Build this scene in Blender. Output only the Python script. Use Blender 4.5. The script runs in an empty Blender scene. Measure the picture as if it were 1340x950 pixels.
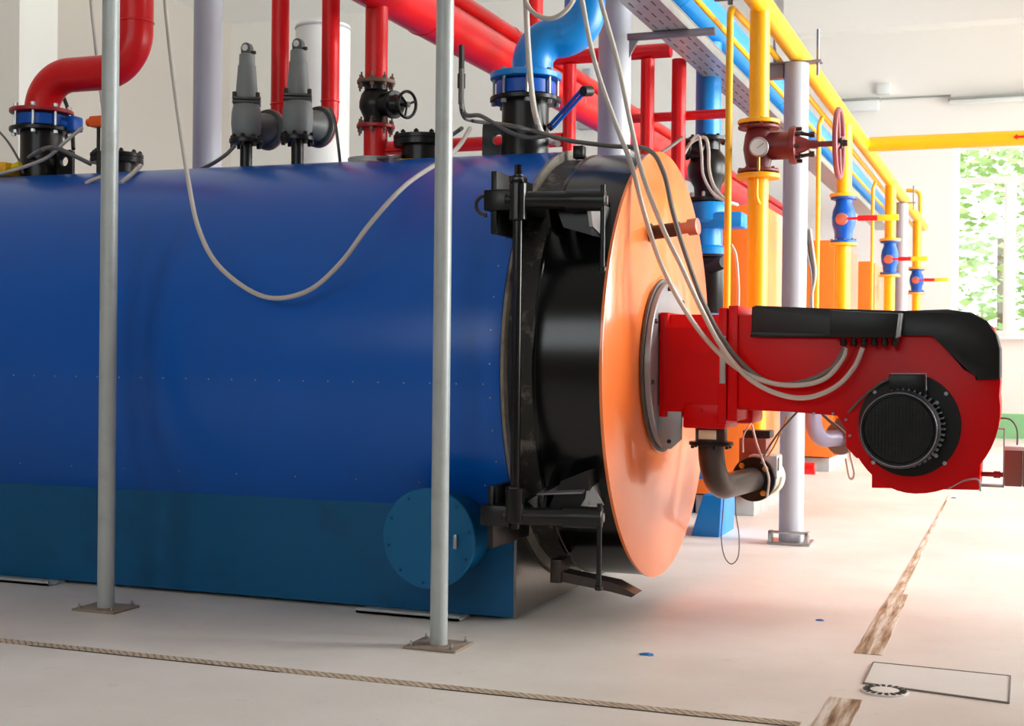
import bpy, bmesh, math, random
from mathutils import Vector, Matrix
random.seed(7)
V = Vector
C = bpy.context.scene.collection
sc = bpy.context.scene
PI = math.pi

# ------------------------------------------------------------ camera
F = 1768.0; EYE = 1.35
yaw = math.atan(665 / F); pit = math.atan(12 / F); roll = 0.0107
r0 = V((math.cos(yaw), math.sin(yaw), 0)); d0 = V((-math.sin(yaw), math.cos(yaw), 0)); z0 = V((0, 0, 1))
fw = d0 * math.cos(pit) - z0 * math.sin(pit); u0 = z0 * math.cos(pit) + d0 * math.sin(pit)
cr = r0 * math.cos(roll) + u0 * math.sin(roll); cu = u0 * math.cos(roll) - r0 * math.sin(roll)
cam_d = bpy.data.cameras.new('camera'); cam = bpy.data.objects.new('camera', cam_d); C.objects.link(cam)
cam.matrix_world = Matrix(((cr.x, cu.x, -fw.x, 0), (cr.y, cu.y, -fw.y, 0), (cr.z, cu.z, -fw.z, EYE), (0, 0, 0, 1)))
cam_d.sensor_width = 36; cam_d.lens = F / 1340 * 36; cam_d.clip_end = 300
cam_d.dof.use_dof = True; cam_d.dof.focus_distance = 6.9; cam_d.dof.aperture_fstop = 5.0
sc.camera = cam

def at(u, v, X=None, Y=None, Z=None):
    """the point of the place seen at photo pixel (u, v) on a plane"""
    r = fw + cr * ((u - 670) / F) + cu * ((475 - v) / F)
    if X is not None: t = X / r.x
    elif Y is not None: t = Y / r.y
    else: t = (Z - EYE) / r.z
    return V((r.x * t, r.y * t, EYE + r.z * t))

# ------------------------------------------------------------ materials
def lin(c): return tuple(((x / 255 + .055) / 1.055) ** 2.4 if x > 10 else x / 255 / 12.92 for x in c)
MATS = {}
def mat(name, col, rough=.45, metal=0., var=.06, scale=3., bump=0., coat=0., dirt=None, dirt_amt=.0, dscale=2.5, spec=.5):
    m = bpy.data.materials.new(name); m.use_nodes = True
    nt = m.node_tree; b = nt.nodes['Principled BSDF']; L = nt.links
    c = lin(col)
    tc = nt.nodes.new('ShaderNodeTexCoord')
    nz = nt.nodes.new('ShaderNodeTexNoise'); nz.inputs['Scale'].default_value = scale; nz.inputs['Detail'].default_value = 5
    L.new(tc.outputs['Object'], nz.inputs['Vector'])
    mx = nt.nodes.new('ShaderNodeMix'); mx.data_type = 'RGBA'
    mx.inputs[6].default_value = tuple(x * (1 - var) for x in c) + (1,)
    mx.inputs[7].default_value = tuple(min(1, x * (1 + var)) for x in c) + (1,)
    L.new(nz.outputs['Fac'], mx.inputs[0]); out = mx.outputs[2]
    if dirt is not None:
        n2 = nt.nodes.new('ShaderNodeTexNoise'); n2.inputs['Scale'].default_value = dscale; n2.inputs['Detail'].default_value = 8
        n2.inputs['Roughness'].default_value = .65
        L.new(tc.outputs['Object'], n2.inputs['Vector'])
        rp = nt.nodes.new('ShaderNodeMapRange'); rp.inputs[1].default_value = .52; rp.inputs[2].default_value = .72
        rp.inputs[4].default_value = dirt_amt
        L.new(n2.outputs['Fac'], rp.inputs[0])
        m2 = nt.nodes.new('ShaderNodeMix'); m2.data_type = 'RGBA'
        L.new(rp.outputs[0], m2.inputs[0]); L.new(out, m2.inputs[6]); m2.inputs[7].default_value = lin(dirt) + (1,)
        out = m2.outputs[2]
    L.new(out, b.inputs['Base Color'])
    b.inputs['Roughness'].default_value = rough; b.inputs['Metallic'].default_value = metal; b.inputs['Specular IOR Level'].default_value = spec
    if coat: b.inputs['Coat Weight'].default_value = coat; b.inputs['Coat Roughness'].default_value = .12
    if bump:
        bp = nt.nodes.new('ShaderNodeBump'); bp.inputs['Strength'].default_value = bump; bp.inputs['Distance'].default_value = .01
        n3 = nt.nodes.new('ShaderNodeTexNoise'); n3.inputs['Scale'].default_value = scale * 6; n3.inputs['Detail'].default_value = 4
        L.new(tc.outputs['Object'], n3.inputs['Vector']); L.new(n3.outputs['Fac'], bp.inputs['Height']); L.new(bp.outputs[0], b.inputs['Normal'])
    MATS[name] = m
    return m
mat('jacket_blue', (0, 88, 184), .28, var=.1, scale=1.2, bump=.05, spec=.4)
mat('base_teal', (0, 86, 134), .45, var=.12, scale=2, dirt=(0, 58, 100), dirt_amt=.5, spec=.3)
mat('manhole_teal', (0, 96, 146), .45, var=.1, scale=3, spec=.3)
mat('end_metal', (118, 118, 116), .24, .9, var=.3, scale=3, dirt=(112, 98, 58), dirt_amt=.9, dscale=1.6)
mat('black_gloss', (8, 9, 10), .2, var=.3, scale=4, dirt=(26, 22, 18), dirt_amt=.5, spec=.4)
mat('black_iron', (10, 10, 11), .34, var=.3, scale=8, spec=.4)
mat('black_plastic', (14, 16, 18), .38, var=.1, spec=.35)
mat('motor_black', (6, 10, 12), .36, var=.1, spec=.35)
mat('fin_metal', (120, 128, 140), .3, .7)
mat('worn_collar', (44, 41, 38), .6, var=.4, scale=14, bump=.4, dirt=(150, 142, 130), dirt_amt=.9, dscale=7)
mat('worn_rim', (134, 128, 118), .6, var=.35, scale=14, bump=.4, dirt=(40, 38, 34), dirt_amt=1., dscale=6)
mat('door_orange', (250, 128, 62), .3, var=.05, scale=2, dirt=(238, 112, 40), dirt_amt=.5, dscale=1.4, coat=.7)
mat('boiler_orange', (255, 122, 30), .45, var=.06)
mat('burner_red', (204, 0, 8), .32, var=.08, spec=.16)
mat('pipe_red', (224, 22, 28), .34, var=.08, spec=.4)
mat('deep_red', (172, 22, 26), .4, var=.1)
mat('pipe_blue', (0, 132, 214), .36, var=.08)
mat('valve_blue', (0, 86, 190), .38, var=.12, spec=.35)
mat('pipe_yellow', (248, 184, 0), .38, var=.06)
mat('lever_yellow', (240, 214, 30), .45)
mat('port_brown', (42, 18, 15), .4, var=.3, scale=9)
mat('back_beige', (196, 182, 166), .8)
mat('valve_brown', (122, 36, 36), .42, var=.2, scale=9)
mat('wheel_pink', (158, 84, 90), .45, var=.15)
mat('galv_grey', (174, 180, 180), .42, .1, var=.12, scale=6, dirt=(128, 124, 112), dirt_amt=.4, dscale=5)
mat('column_grey', (178, 179, 189), .5, var=.05)
mat('rust_plate', (150, 134, 118), .7, var=.3, scale=9, dirt=(88, 58, 40), dirt_amt=.8, dscale=7)
mat('steel', (170, 172, 174), .32, .8, var=.15)
mat('dark_steel', (70, 60, 56), .3, .5, var=.3, scale=10)
mat('gasket', (96, 90, 86), .6, var=.2)
mat('flange_plate', (156, 160, 164), .4, .4, var=.15)
mat('brass', (196, 150, 60), .35, .8)
mat('copper_cap', (196, 124, 104), .4, .3)
mat('valve_grey', (128, 134, 134), .5, var=.15, scale=8)
mat('valve_grey_dark', (92, 94, 92), .5, var=.25, scale=8)
mat('pink_gasket', (196, 128, 126), .5)
mat('brown_flange', (122, 96, 78), .55, var=.3, scale=9)
mat('cable_grey', (192, 185, 177), .5, var=.08)
mat('cable_dark', (104, 102, 98), .5, var=.15)
mat('cable_black', (20, 20, 22), .5)
mat('cable_pale', (204, 190, 182), .5)
mat('sensor_orange', (250, 96, 20), .4)
mat('tray_metal', (186, 190, 190), .38, .5, var=.15, scale=9)
mat('strut_metal', (134, 130, 138), .4, .5)
mat('white_paint', (232, 231, 228), .5, var=.02)
mat('gauge_face', (222, 232, 232), .25, var=.02)
mat('alu', (196, 200, 202), .35, .5)
mat('cream', (240, 232, 196), .5)
mat('box_brown', (140, 84, 74), .5, var=.15)
mat('grey_purple', (140, 134, 156), .4, .3)
mat('paper_blue', (40, 120, 190), .7)
mat('lamp_white', (226, 230, 230), .4)
mat('conduit_grey', (150, 158, 154), .5)
mat('wall_white', (242, 240, 236), .8, var=.015, scale=.6, bump=.05)
mat('wall_cream', (208, 200, 192), .8, var=.02, scale=.6, bump=.05)  # left wall: its dimmer light is put into this colour
mat('ceiling_white', (244, 244, 244), .85, var=.01)
mat('beam_grey', (196, 190, 184), .8, var=.03)
mat('green_paint', (140, 206, 150), .6, var=.04)
mat('frame_white', (246, 246, 248), .4, var=.01)
mat('leaf', (150, 182, 112), .6, var=.3, scale=1.2)
mat('leaf_pale', (182, 202, 142), .6, var=.25, scale=1.5)
mat('bark', (120, 100, 80), .8, var=.2)
mat('grass', (150, 180, 100), .9, var=.2)
mat('wood_dirt', (150, 118, 88), .9, var=.3, scale=20, dirt=(214, 204, 194), dirt_amt=1., dscale=5)
mat('faint_gap', (128, 120, 112), .9, var=.3, scale=30)
mat('slot_grey', (96, 96, 94), .7)
mat('dark_gap', (52, 44, 38), .9, var=.3, scale=30)
mat('grate_tan', (176, 152, 124), .8, var=.25, scale=30)
mat('patch_concrete', (222, 216, 210), .7, var=.05, scale=6, bump=.1)
mat('yellow_patch', (206, 168, 40), .6, var=.3, scale=20)

def floor_mat():
    m = bpy.data.materials.new('floor_concrete'); m.use_nodes = True; nt = m.node_tree; b = nt.nodes['Principled BSDF']; L = nt.links
    tc = nt.nodes.new('ShaderNodeTexCoord')
    def noise(s, d, r=.6):
        n = nt.nodes.new('ShaderNodeTexNoise'); n.inputs['Scale'].default_value = s; n.inputs['Detail'].default_value = d; n.inputs['Roughness'].default_value = r
        L.new(tc.outputs['Object'], n.inputs['Vector']); return n
    n1 = noise(.8, 6); rp = nt.nodes.new('ShaderNodeValToRGB'); L.new(n1.outputs['Fac'], rp.inputs[0])
    rp.color_ramp.elements[0].position = .3; rp.color_ramp.elements[0].color = lin((212, 202, 192)) + (1,)
    rp.color_ramp.elements[1].position = .7; rp.color_ramp.elements[1].color = lin((232, 225, 218)) + (1,)
    n2 = noise(7, 8, .7); mr = nt.nodes.new('ShaderNodeMapRange'); mr.inputs[1].default_value = .6; mr.inputs[2].default_value = .8; mr.inputs[4].default_value = .45
    L.new(n2.outputs['Fac'], mr.inputs[0])
    mx = nt.nodes.new('ShaderNodeMix'); mx.data_type = 'RGBA'; L.new(mr.outputs[0], mx.inputs[0]); L.new(rp.outputs[0], mx.inputs[6]); mx.inputs[7].default_value = lin((168, 152, 136)) + (1,)
    vo = nt.nodes.new('ShaderNodeTexVoronoi'); vo.inputs['Scale'].default_value = 9; L.new(tc.outputs['Object'], vo.inputs['Vector'])
    m3 = nt.nodes.new('ShaderNodeMapRange'); m3.inputs[1].default_value = .03; m3.inputs[2].default_value = .05; m3.inputs[3].default_value = .35; m3.inputs[4].default_value = 0
    L.new(vo.outputs['Distance'], m3.inputs[0])
    mx2 = nt.nodes.new('ShaderNodeMix'); mx2.data_type = 'RGBA'; L.new(m3.outputs[0], mx2.inputs[0]); L.new(mx.outputs[2], mx2.inputs[6]); mx2.inputs[7].default_value = lin((140, 118, 100)) + (1,)
    L.new(mx2.outputs[2], b.inputs['Base Color']); b.inputs['Roughness'].default_value = .5
    n4 = noise(40, 6); bp = nt.nodes.new('ShaderNodeBump'); bp.inputs['Strength'].default_value = .12; bp.inputs['Distance'].default_value = .01
    L.new(n4.outputs['Fac'], bp.inputs['Height']); L.new(bp.outputs[0], b.inputs['Normal'])
    MATS['floor_concrete'] = m
floor_mat()
def glass_mat():
    m = bpy.data.materials.new('window_glass'); m.use_nodes = True; nt = m.node_tree; nt.nodes.clear(); L = nt.links
    o = nt.nodes.new('ShaderNodeOutputMaterial'); t = nt.nodes.new('ShaderNodeBsdfTransparent'); g = nt.nodes.new('ShaderNodeBsdfGlossy'); g.inputs['Roughness'].default_value = .02
    t.inputs[0].default_value = (.95, .97, .96, 1)
    fr = nt.nodes.new('ShaderNodeFresnel'); fr.inputs[0].default_value = 1.4; mx = nt.nodes.new('ShaderNodeMixShader')
    L.new(fr.outputs[0], mx.inputs[0]); L.new(t.outputs[0], mx.inputs[1]); L.new(g.outputs[0], mx.inputs[2]); L.new(mx.outputs[0], o.inputs[0])
    MATS['window_glass'] = m
glass_mat()

# ------------------------------------------------------------ object helpers
WL = {}
def obj(name, bm, m, parent=None, sharp=35, kind=None, label=None):
    me = bpy.data.meshes.new(name)
    off = WL.get(parent.name, V((0, 0, 0))) if parent else V((0, 0, 0))
    if off.length: bmesh.ops.translate(bm, verts=bm.verts, vec=-off)
    bmesh.ops.recalc_face_normals(bm, faces=bm.faces)
    bm.to_mesh(me); bm.free()
    me.materials.append(MATS[m])
    for p in me.polygons: p.use_smooth = True
    me.set_sharp_from_angle(angle=math.radians(sharp))
    o = bpy.data.objects.new(name, me); C.objects.link(o)
    if parent: o.parent = parent
    WL[o.name] = off.copy()
    if kind: o['kind'] = kind
    if label: o['label'] = label
    return o
def thing(name, label, cat, loc=(0, 0, 0), group=None):
    o = bpy.data.objects.new(name, None); C.objects.link(o); o.location = loc; o.empty_display_size = .1
    WL[o.name] = V(loc); o['label'] = label; o['category'] = cat
    if group: o['group'] = group
    return o
def tag(o, label, cat, group=None):
    o['label'] = label; o['category'] = cat
    if group: o['group'] = group
    return o
def struct(name, bm, m, sharp=35): return obj(name, bm, m, None, sharp, 'structure')
def dup(root, delta, label=None, group=None):
    r = root.copy(); C.objects.link(r); r.location = root.location + V(delta)
    if label: r['label'] = label
    if group: r['group'] = group
    def rec(src, dst):
        for ch in list(src.children):
            c = ch.copy(); C.objects.link(c); c.parent = dst; rec(ch, c)
    rec(root, r); return r
def B(): return bmesh.new()
def frame(ax):
    ax = V(ax).normalized(); h = V((0, 0, 1)) if abs(ax.z) < .9 else V((1, 0, 0))
    a = h.cross(ax).normalized(); return a, ax.cross(a).normalized(), ax
def lathe(bm, prof, p0, ax, seg=32, cap=True):
    """prof: list of (radius, distance along the axis)"""
    a, b, ax = frame(ax); p0 = V(p0); rings = []
    for r, t in prof:
        if r < 1e-6: rings.append([bm.verts.new(p0 + ax * t)])
        else: rings.append([bm.verts.new(p0 + ax * t + a * (r * math.cos(2 * PI * k / seg)) + b * (r * math.sin(2 * PI * k / seg))) for k in range(seg)])
    for q, s in zip(rings, rings[1:]):
        for k in range(seg):
            k2 = (k + 1) % seg
            if len(q) == 1 and len(s) == 1: continue
            if len(q) == 1: bm.faces.new((q[0], s[k], s[k2]))
            elif len(s) == 1: bm.faces.new((q[k], q[k2], s[0]))
            else: bm.faces.new((q[k], q[k2], s[k2], s[k]))
    if cap:
        for rg in (rings[0], rings[-1]):
            if len(rg) > 1: bm.faces.new(rg)
    return bm
def cyl(bm, p0, p1, r, seg=20, bev=0.):
    p0, p1 = V(p0), V(p1); l = (p1 - p0).length
    if bev: return lathe(bm, [(r - bev, 0), (r, bev), (r, l - bev), (r - bev, l)], p0, p1 - p0, seg)
    return lathe(bm, [(r, 0), (r, l)], p0, p1 - p0, seg)
def ring(bm, c, ax, ro, ri, t, seg=40):
    """flat ring with a hole, thickness t along ax"""
    a, b, ax = frame(ax); c = V(c); R = []
    for r, z in ((ri, 0), (ro, 0), (ro, t), (ri, t)):
        R.append([bm.verts.new(c + ax * z + a * (r * math.cos(2 * PI * k / seg)) + b * (r * math.sin(2 * PI * k / seg))) for k in range(seg)])
    for i in range(4):
        q, s = R[i], R[(i + 1) % 4]
        for k in range(seg): bm.faces.new((q[k], q[(k + 1) % seg], s[(k + 1) % seg], s[k]))
    return bm
def tube(bm, pts, r, seg=12, closed=False):
    pts = [V(p) for p in pts]; n = len(pts); rings = []; prev = None
    for i, p in enumerate(pts):
        if closed: t = (pts[(i + 1) % n] - pts[i - 1])
        else: t = pts[min(i + 1, n - 1)] - pts[max(i - 1, 0)]
        t.normalize()
        if prev is None: a = frame(t)[0]
        else:
            a = prev - t * prev.dot(t)
            a = a.normalized() if a.length > 1e-6 else frame(t)[0]
        prev = a; b = t.cross(a); rr = r[i] if isinstance(r, (list, tuple)) else r
        rings.append([bm.verts.new(p + a * (rr * math.cos(2 * PI * k / seg)) + b * (rr * math.sin(2 * PI * k / seg))) for k in range(seg)])
    pairs = list(zip(rings, rings[1:])) + ([(rings[-1], rings[0])] if closed else [])
    for q, s in pairs:
        for k in range(seg): bm.faces.new((q[k], q[(k + 1) % seg], s[(k + 1) % seg], s[k]))
    if not closed: bm.faces.new(rings[0]); bm.faces.new(rings[-1])
    return bm
def fillet(pts, rad, n=8):
    pts = [V(p) for p in pts]; out = [pts[0]]
    for i in range(1, len(pts) - 1):
        p, a, b = pts[i], (pts[i - 1] - pts[i]), (pts[i + 1] - pts[i])
        rr = rad[i - 1] if isinstance(rad, (list, tuple)) else rad
        la, lb = a.length, b.length; a.normalize(); b.normalize()
        ang = a.angle(b)
        if ang > PI - .02: out.append(p); continue
        d = min(rr / math.tan(ang / 2), la * (1 if i == 1 else .5), lb * (1 if i == len(pts) - 2 else .5)); q = d * math.tan(ang / 2)
        cen = p + (a + b).normalized() * (q / math.sin(ang / 2))
        s, e = p + a * d - cen, p + b * d - cen
        tot = s.angle(e); axis = s.cross(e).normalized()
        for k in range(n + 1): out.append(cen + Matrix.Rotation(tot * k / n, 3, axis) @ s)
    out.append(pts[-1]); return out
def smooth(pts, n=8):
    pts = [V(p) for p in pts]; P = [pts[0] * 2 - pts[1]] + pts + [pts[-1] * 2 - pts[-2]]; out = []
    for i in range(1, len(P) - 2):
        a, b, c, d = P[i - 1:i + 3]
        for k in range(n):
            t = k / n
            out.append(.5 * ((2 * b) + (c - a) * t + (2 * a - 5 * b + 4 * c - d) * t * t + (3 * b - a - 3 * c + d) * t ** 3))
    out.append(pts[-1]); return out
def box(bm, lo, hi, bev=0., rot=None):
    lo, hi = V(lo), V(hi); c = (lo + hi) / 2; s = hi - lo
    g = bmesh.ops.create_cube(bm, size=1.)
    vs = g['verts']
    for v in vs: v.co = V((v.co.x * s.x, v.co.y * s.y, v.co.z * s.z))
    if bev:
        es = list({e for v in vs for e in v.link_edges})
        rb = bmesh.ops.bevel(bm, geom=es, offset=bev, segments=2, affect='EDGES', profile=.5)
        vs = list({v for f in rb['faces'] for v in f.verts} | {v for v in vs if v.is_valid})
    M = Matrix.Translation(c) @ (rot.to_4x4() if rot else Matrix())
    for v in vs: v.co = M @ v.co
    return bm
def prism(bm, poly, ax, d0, d1, bev=0.):
    """poly: points (3D, in a plane normal to ax index) pulled from d0 to d1 on that axis"""
    i = 'xyz'.index(ax)
    def put(p, d): q = V(p); q[i] = d; return bm.verts.new(q)
    A = [put(p, d0) for p in poly]; Bv = [put(p, d1) for p in poly]; n = len(poly); fs = []
    fs.append(bm.faces.new(A)); fs.append(bm.faces.new(list(reversed(Bv))))
    for k in range(n): bm.faces.new((A[k], Bv[k], Bv[(k + 1) % n], A[(k + 1) % n]))
    if bev:
        es = list({e for f in fs for e in f.edges}); bmesh.ops.bevel(bm, geom=es, offset=bev, segments=2, affect='EDGES', profile=.5)
    return bm
BOLT = {}
def bolt(p, ax, r, h, m, parent, name='bolt', stud=0.):
    key = (tuple(round(x, 2) for x in V(ax).normalized()), r, h, m, stud)
    p = V(p)
    if key not in BOLT:
        bm = B(); lathe(bm, [(r, -h * .5), (r, h * .4), (r * .8, h * .5)], (0, 0, 0), ax, 6)
        if stud: lathe(bm, [(r * .5, -stud), (r * .5, stud)], (0, 0, 0), ax, 8)
        bmesh.ops.recalc_face_normals(bm, faces=bm.faces)
        me = bpy.data.meshes.new(name); bm.to_mesh(me); bm.free(); me.materials.append(MATS[m]); BOLT[key] = me
    o = bpy.data.objects.new(name, BOLT[key]); C.objects.link(o); o.parent = parent
    o.location = p - WL.get(parent.name, V((0, 0, 0))); return o
def bolts(c, ax, R, n, r, h, m, parent, ph=0., stud=0.):
    a, b, ax = frame(ax); c = V(c)
    for k in range(n):
        t = ph + 2 * PI * k / n
        bolt(c + a * (R * math.cos(t)) + b * (R * math.sin(t)), ax, r, h, m, parent, 'bolt', stud)
def elbow90(bm, p0, d0_, d1_, R, r, n=10, seg=24):
    d0_, d1_ = V(d0_).normalized(), V(d1_).normalized(); p0 = V(p0); pts = []
    for k in range(n + 1):
        t = PI / 2 * k / n; pts.append(p0 + d0_ * (R * math.sin(t)) + d1_ * (R * (1 - math.cos(t))))
    tube(bm, pts, r, seg); return pts[-1]

# ------------------------------------------------------------ the room
XL, XR, YB, YF, ZC = -15.6, 4.6, -5.0, 24.5, 8.2
bm = B(); box(bm, (XL - .3, YB - .3, -.3), (XR + .3, YF + .3, 0)); struct('floor', bm, 'floor_concrete')
bm = B(); box(bm, (XL - .3, YB - .3, ZC), (XR + .3, YF + .3, ZC + .3)); struct('ceiling', bm, 'ceiling_white')
bm = B(); box(bm, (XL - .3, YB, 0), (XL, YF, ZC)); struct('wall_left', bm, 'wall_cream')
bm = B(); box(bm, (XL, at(25, 100, X=XL + .6).y, 0), (XL + .6, at(75, 100, X=XL + .6).y, ZC)); struct('trim_1', bm, 'wall_white')          # pilaster, its lit face put into a paler colour than the wall
bm = B(); box(bm, (-4.0, YF - .4, 7.05), (XR, YF, ZC)); struct('trim_2', bm, 'wall_white')            # down-stand beam
def wall_with_windows(name, axis, pos, thick, lo, hi, wins, z0w, z1w, m):
    bm = B()
    def bx(a, b, z0, z1):
        if axis == 'y': box(bm, (a, pos, z0), (b, pos + thick, z1))
        else: box(bm, (pos, a, z0), (pos + thick, b, z1))
    cur = lo
    for a, b in wins:
        bx(cur, a, 0, ZC); bx(a, b, 0, z0w); bx(a, b, z1w, ZC); cur = b
    bx(cur, hi, 0, ZC)
    struct(name, bm, m)
FW = [(-10.9, -9.4), (-1.12, 2.6)]; FZ0, FZ1 = 1.74, 5.05
wall_with_windows('wall_far', 'y', YF, .3, XL - .3, XR + .3, FW[1:], FZ0, FZ1, 'wall_white')
RW = [(7.4, 10.6), (12.0, 15.2), (16.6, 19.8), (20.8, 23.8)]; RZ0, RZ1 = 1.2, 5.6
wall_with_windows('wall_right', 'x', XR, .3, YB, YF, RW, RZ0, RZ1, 'wall_white')
BW = [(-7.4, -4.6), (-2.8, 0.0)]; BZ0, BZ1 = 3.0, 6.2  # unseen back windows, added to let fill light in from behind the camera
wall_with_windows('wall_back', 'y', YB - .3, .3, XL - .3, XR + .3, BW, BZ0, BZ1, 'back_beige')
def window(name, axis, pos, a, b, zz0, zz1, nv, zt):
    bm = B()
    def bx(a0, a1, c0, c1, d=.07):
        if axis == 'y': box(bm, (a0, pos - d / 2, c0), (a1, pos + d / 2, c1), .006)
        else: box(bm, (pos - d / 2, a0, c0), (pos + d / 2, a1, c1), .006)
    w = .1
    bx(a, a + w, zz0, zz1); bx(b - w, b, zz0, zz1); bx(a + w, b - w, zz0, zz0 + w); bx(a + w, b - w, zz1 - w, zz1); bx(a + w, b - w, zt - .06, zt + .06, .06)
    for k in range(1, nv):
        x = a + (b - a) * k / nv; bx(x - .1, x + .1, zz0 + w, zt - .06, .06)
    fr = struct(name, bm, 'frame_white')
    bm = B()
    if axis == 'y': box(bm, (a + w * .5, pos - .004, zz0 + w * .5), (b - w * .5, pos + .004, zz1 - w * .5))
    else: box(bm, (pos - .004, a + w * .5, zz0 + w * .5), (pos + .004, b - w * .5, zz1 - w * .5))
    obj('window_pane', bm, 'window_glass', fr)
window('window_1', 'y', YF + .14, FW[1][0], FW[1][1], FZ0, FZ1, 4, 4.42)
for k, (a, b) in enumerate(RW): window('window_%d' % (k + 2), 'x', XR + .14, a, b, RZ0, RZ1, 3, 4.4)
for k, (a, b) in enumerate(BW): window('window_%d' % (k + 6), 'y', YB - .14, a, b, BZ0, BZ1, 3, 5.2)  # frames and panes of the added back windows
bm = B(); box(bm, (FW[1][0] - .1, YF - .14, FZ0 - .05), (FW[1][1] + .1, YF + .05, FZ0)); struct('trim_3', bm, 'frame_white')   # sill
bm = B(); box(bm, (-4.5, YF - .03, 0), (XR, YF, .42)); struct('baseboard_far', bm, 'green_paint')

# floor channels, grating, cover
def joint_mat(name, sc3, cols, wave=None):
    m = bpy.data.materials.new(name); m.use_nodes = True; nt = m.node_tree; b = nt.nodes['Principled BSDF']; L = nt.links
    tc = nt.nodes.new('ShaderNodeTexCoord'); mp_ = nt.nodes.new('ShaderNodeMapping'); mp_.inputs['Scale'].default_value = sc3; L.new(tc.outputs['Object'], mp_.inputs[0])
    n = nt.nodes.new('ShaderNodeTexNoise'); n.inputs['Scale'].default_value = 1; n.inputs['Detail'].default_value = 7; n.inputs['Roughness'].default_value = .65; L.new(mp_.outputs[0], n.inputs['Vector'])
    rp = nt.nodes.new('ShaderNodeValToRGB'); L.new(n.outputs['Fac'], rp.inputs[0])
    el = rp.color_ramp.elements
    while len(el) < len(cols): el.new(.5)
    for e_, (p_, c_) in zip(el, cols): e_.position = p_; e_.color = lin(c_) + (1,)
    out = rp.outputs[0]
    if wave:
        w_ = nt.nodes.new('ShaderNodeTexWave'); w_.bands_direction = 'DIAGONAL'; w_.inputs['Scale'].default_value = wave; w_.inputs['Distortion'].default_value = 3; w_.inputs['Detail'].default_value = 3; L.new(tc.outputs['Object'], w_.inputs['Vector'])
        mr = nt.nodes.new('ShaderNodeMapRange'); mr.inputs[1].default_value = .55; mr.inputs[2].default_value = .95; mr.inputs[4].default_value = .75; L.new(w_.outputs['Fac'], mr.inputs[0])
        mx = nt.nodes.new('ShaderNodeMix'); mx.data_type = 'RGBA'; L.new(mr.outputs[0], mx.inputs[0]); L.new(out, mx.inputs[6]); mx.inputs[7].default_value = lin((112, 94, 78)) + (1,); out = mx.outputs[2]
    L.new(out, b.inputs['Base Color']); b.inputs['Roughness'].default_value = .85; MATS[name] = m
joint_mat('grate_hatch', (6, 6, 6), [(.3, (160, 138, 114)), (.6, (196, 178, 156)), (.75, (214, 200, 184))], 17)
joint_mat('joint_brown', (26, 1.6, 1), [(.34, (70, 54, 42)), (.42, (150, 116, 86)), (.5, (178, 150, 122)), (.6, (216, 204, 192))])
bm = B(); box(bm, (-9.0, 4.972, -.01), (-.74, 5.04, .003)); struct('trim_4', bm, 'grate_hatch')
bm = B(); 
for x0_, x1_ in ((-9.0, -4.6), (-4.2, -2.9), (-2.2, -.72)): box(bm, (x0_, 4.968, -.02), (x1_, 4.973, .0032))
struct('trim_5', bm, 'dark_gap')
bm = B()
def strip(ya, yb, wa, wb, xc=-.63):
    n = 14; L_, R_ = [], []
    for k in range(n + 1):
        y = ya + (yb - ya) * k / n; w_ = (wa + (wb - wa) * k / n) / 2
        L_.append((xc - w_ * random.uniform(.9, 1.04), y, 0)); R_.append((xc + w_ * random.uniform(.9, 1.04), y, 0))
    prism(bm, L_ + R_[::-1], 'z', -.01, .003)
strip(3.5, 5.46, .15, .13); strip(6.32, 8.0, .13, .1); strip(8.0, 11.5, .06, .03, -.64); strip(11.5, 14.0, .02, .014, -.64)
struct('trim_6', bm, 'joint_brown')
P = [at(1143, 868, Z=0), at(1322, 886, Z=0), at(1320, 921, Z=0), at(1130, 895, Z=0)]
cv = thing('floor_cover', 'pale rectangular concrete cover slab set in the floor beside the round drain', 'floor cover', (P[0] + P[2]) / 2)
ce = (P[0] + P[2]) / 2
for k in range(4):
    a_, b_ = P[k], P[(k + 1) % 4]; n_ = (b_ - a_).cross(V((0, 0, 1))).normalized() * .0035
    bm = B(); prism(bm, [a_ - n_, b_ - n_, b_ + n_, a_ + n_], 'z', -.01, .0075); obj('gap', bm, 'faint_gap', cv)
bm = B(); prism(bm, [ce + (p - ce) * .99 for p in P], 'z', -.01, .005); obj('slab', bm, 'patch_concrete', cv)
dc = at(1158, 904, Z=0.004)
dr = thing('floor_drain', 'round slotted floor drain at the end of the brown floor joint', 'drain', (dc.x, dc.y, .004))
bm = B(); lathe(bm, [(.092, -.01), (.092, .003), (.086, .005), (.0, .006)], (dc.x, dc.y, .003), (0, 0, 1), 40); obj('cover_disc', bm, 'patch_concrete', dr)
for k in range(18):
    t = 2 * PI * k / 18; bm = B(); box(bm, (-.014, -.0075, -.002), (.014, .0075, .0016)); bmesh.ops.transform(bm, matrix=Matrix.Translation((dc.x + .072 * math.cos(t), dc.y + .072 * math.sin(t), .0088)) @ Matrix.Rotation(t, 4, 'Z'), verts=bm.verts)
    obj('slot', bm, 'dark_gap', dr)
for (u, v, lb, s) in ((846, 857, 'crumpled blue scrap on the floor in front of the orange boiler door', .024), (1073, 812, 'small blue scrap lying on the floor between the door and the floor joint', .018), (1248, 652, 'tiny blue scrap lying on the floor under the burner fan', .02)):
    p = at(u, v, Z=0); bm = B(); g = bmesh.ops.create_icosphere(bm, subdivisions=2, radius=1)
    for q in bm.verts: q.co = V((q.co.x * s * 1.4 * random.uniform(.6, 1.2), q.co.y * s * random.uniform(.6, 1.2), max(0, q.co.z * s * .6 * random.uniform(.4, 1.2)))) + p
    tag(obj('paper_scrap', bm, 'paper_blue'), lb, 'litter')

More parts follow.
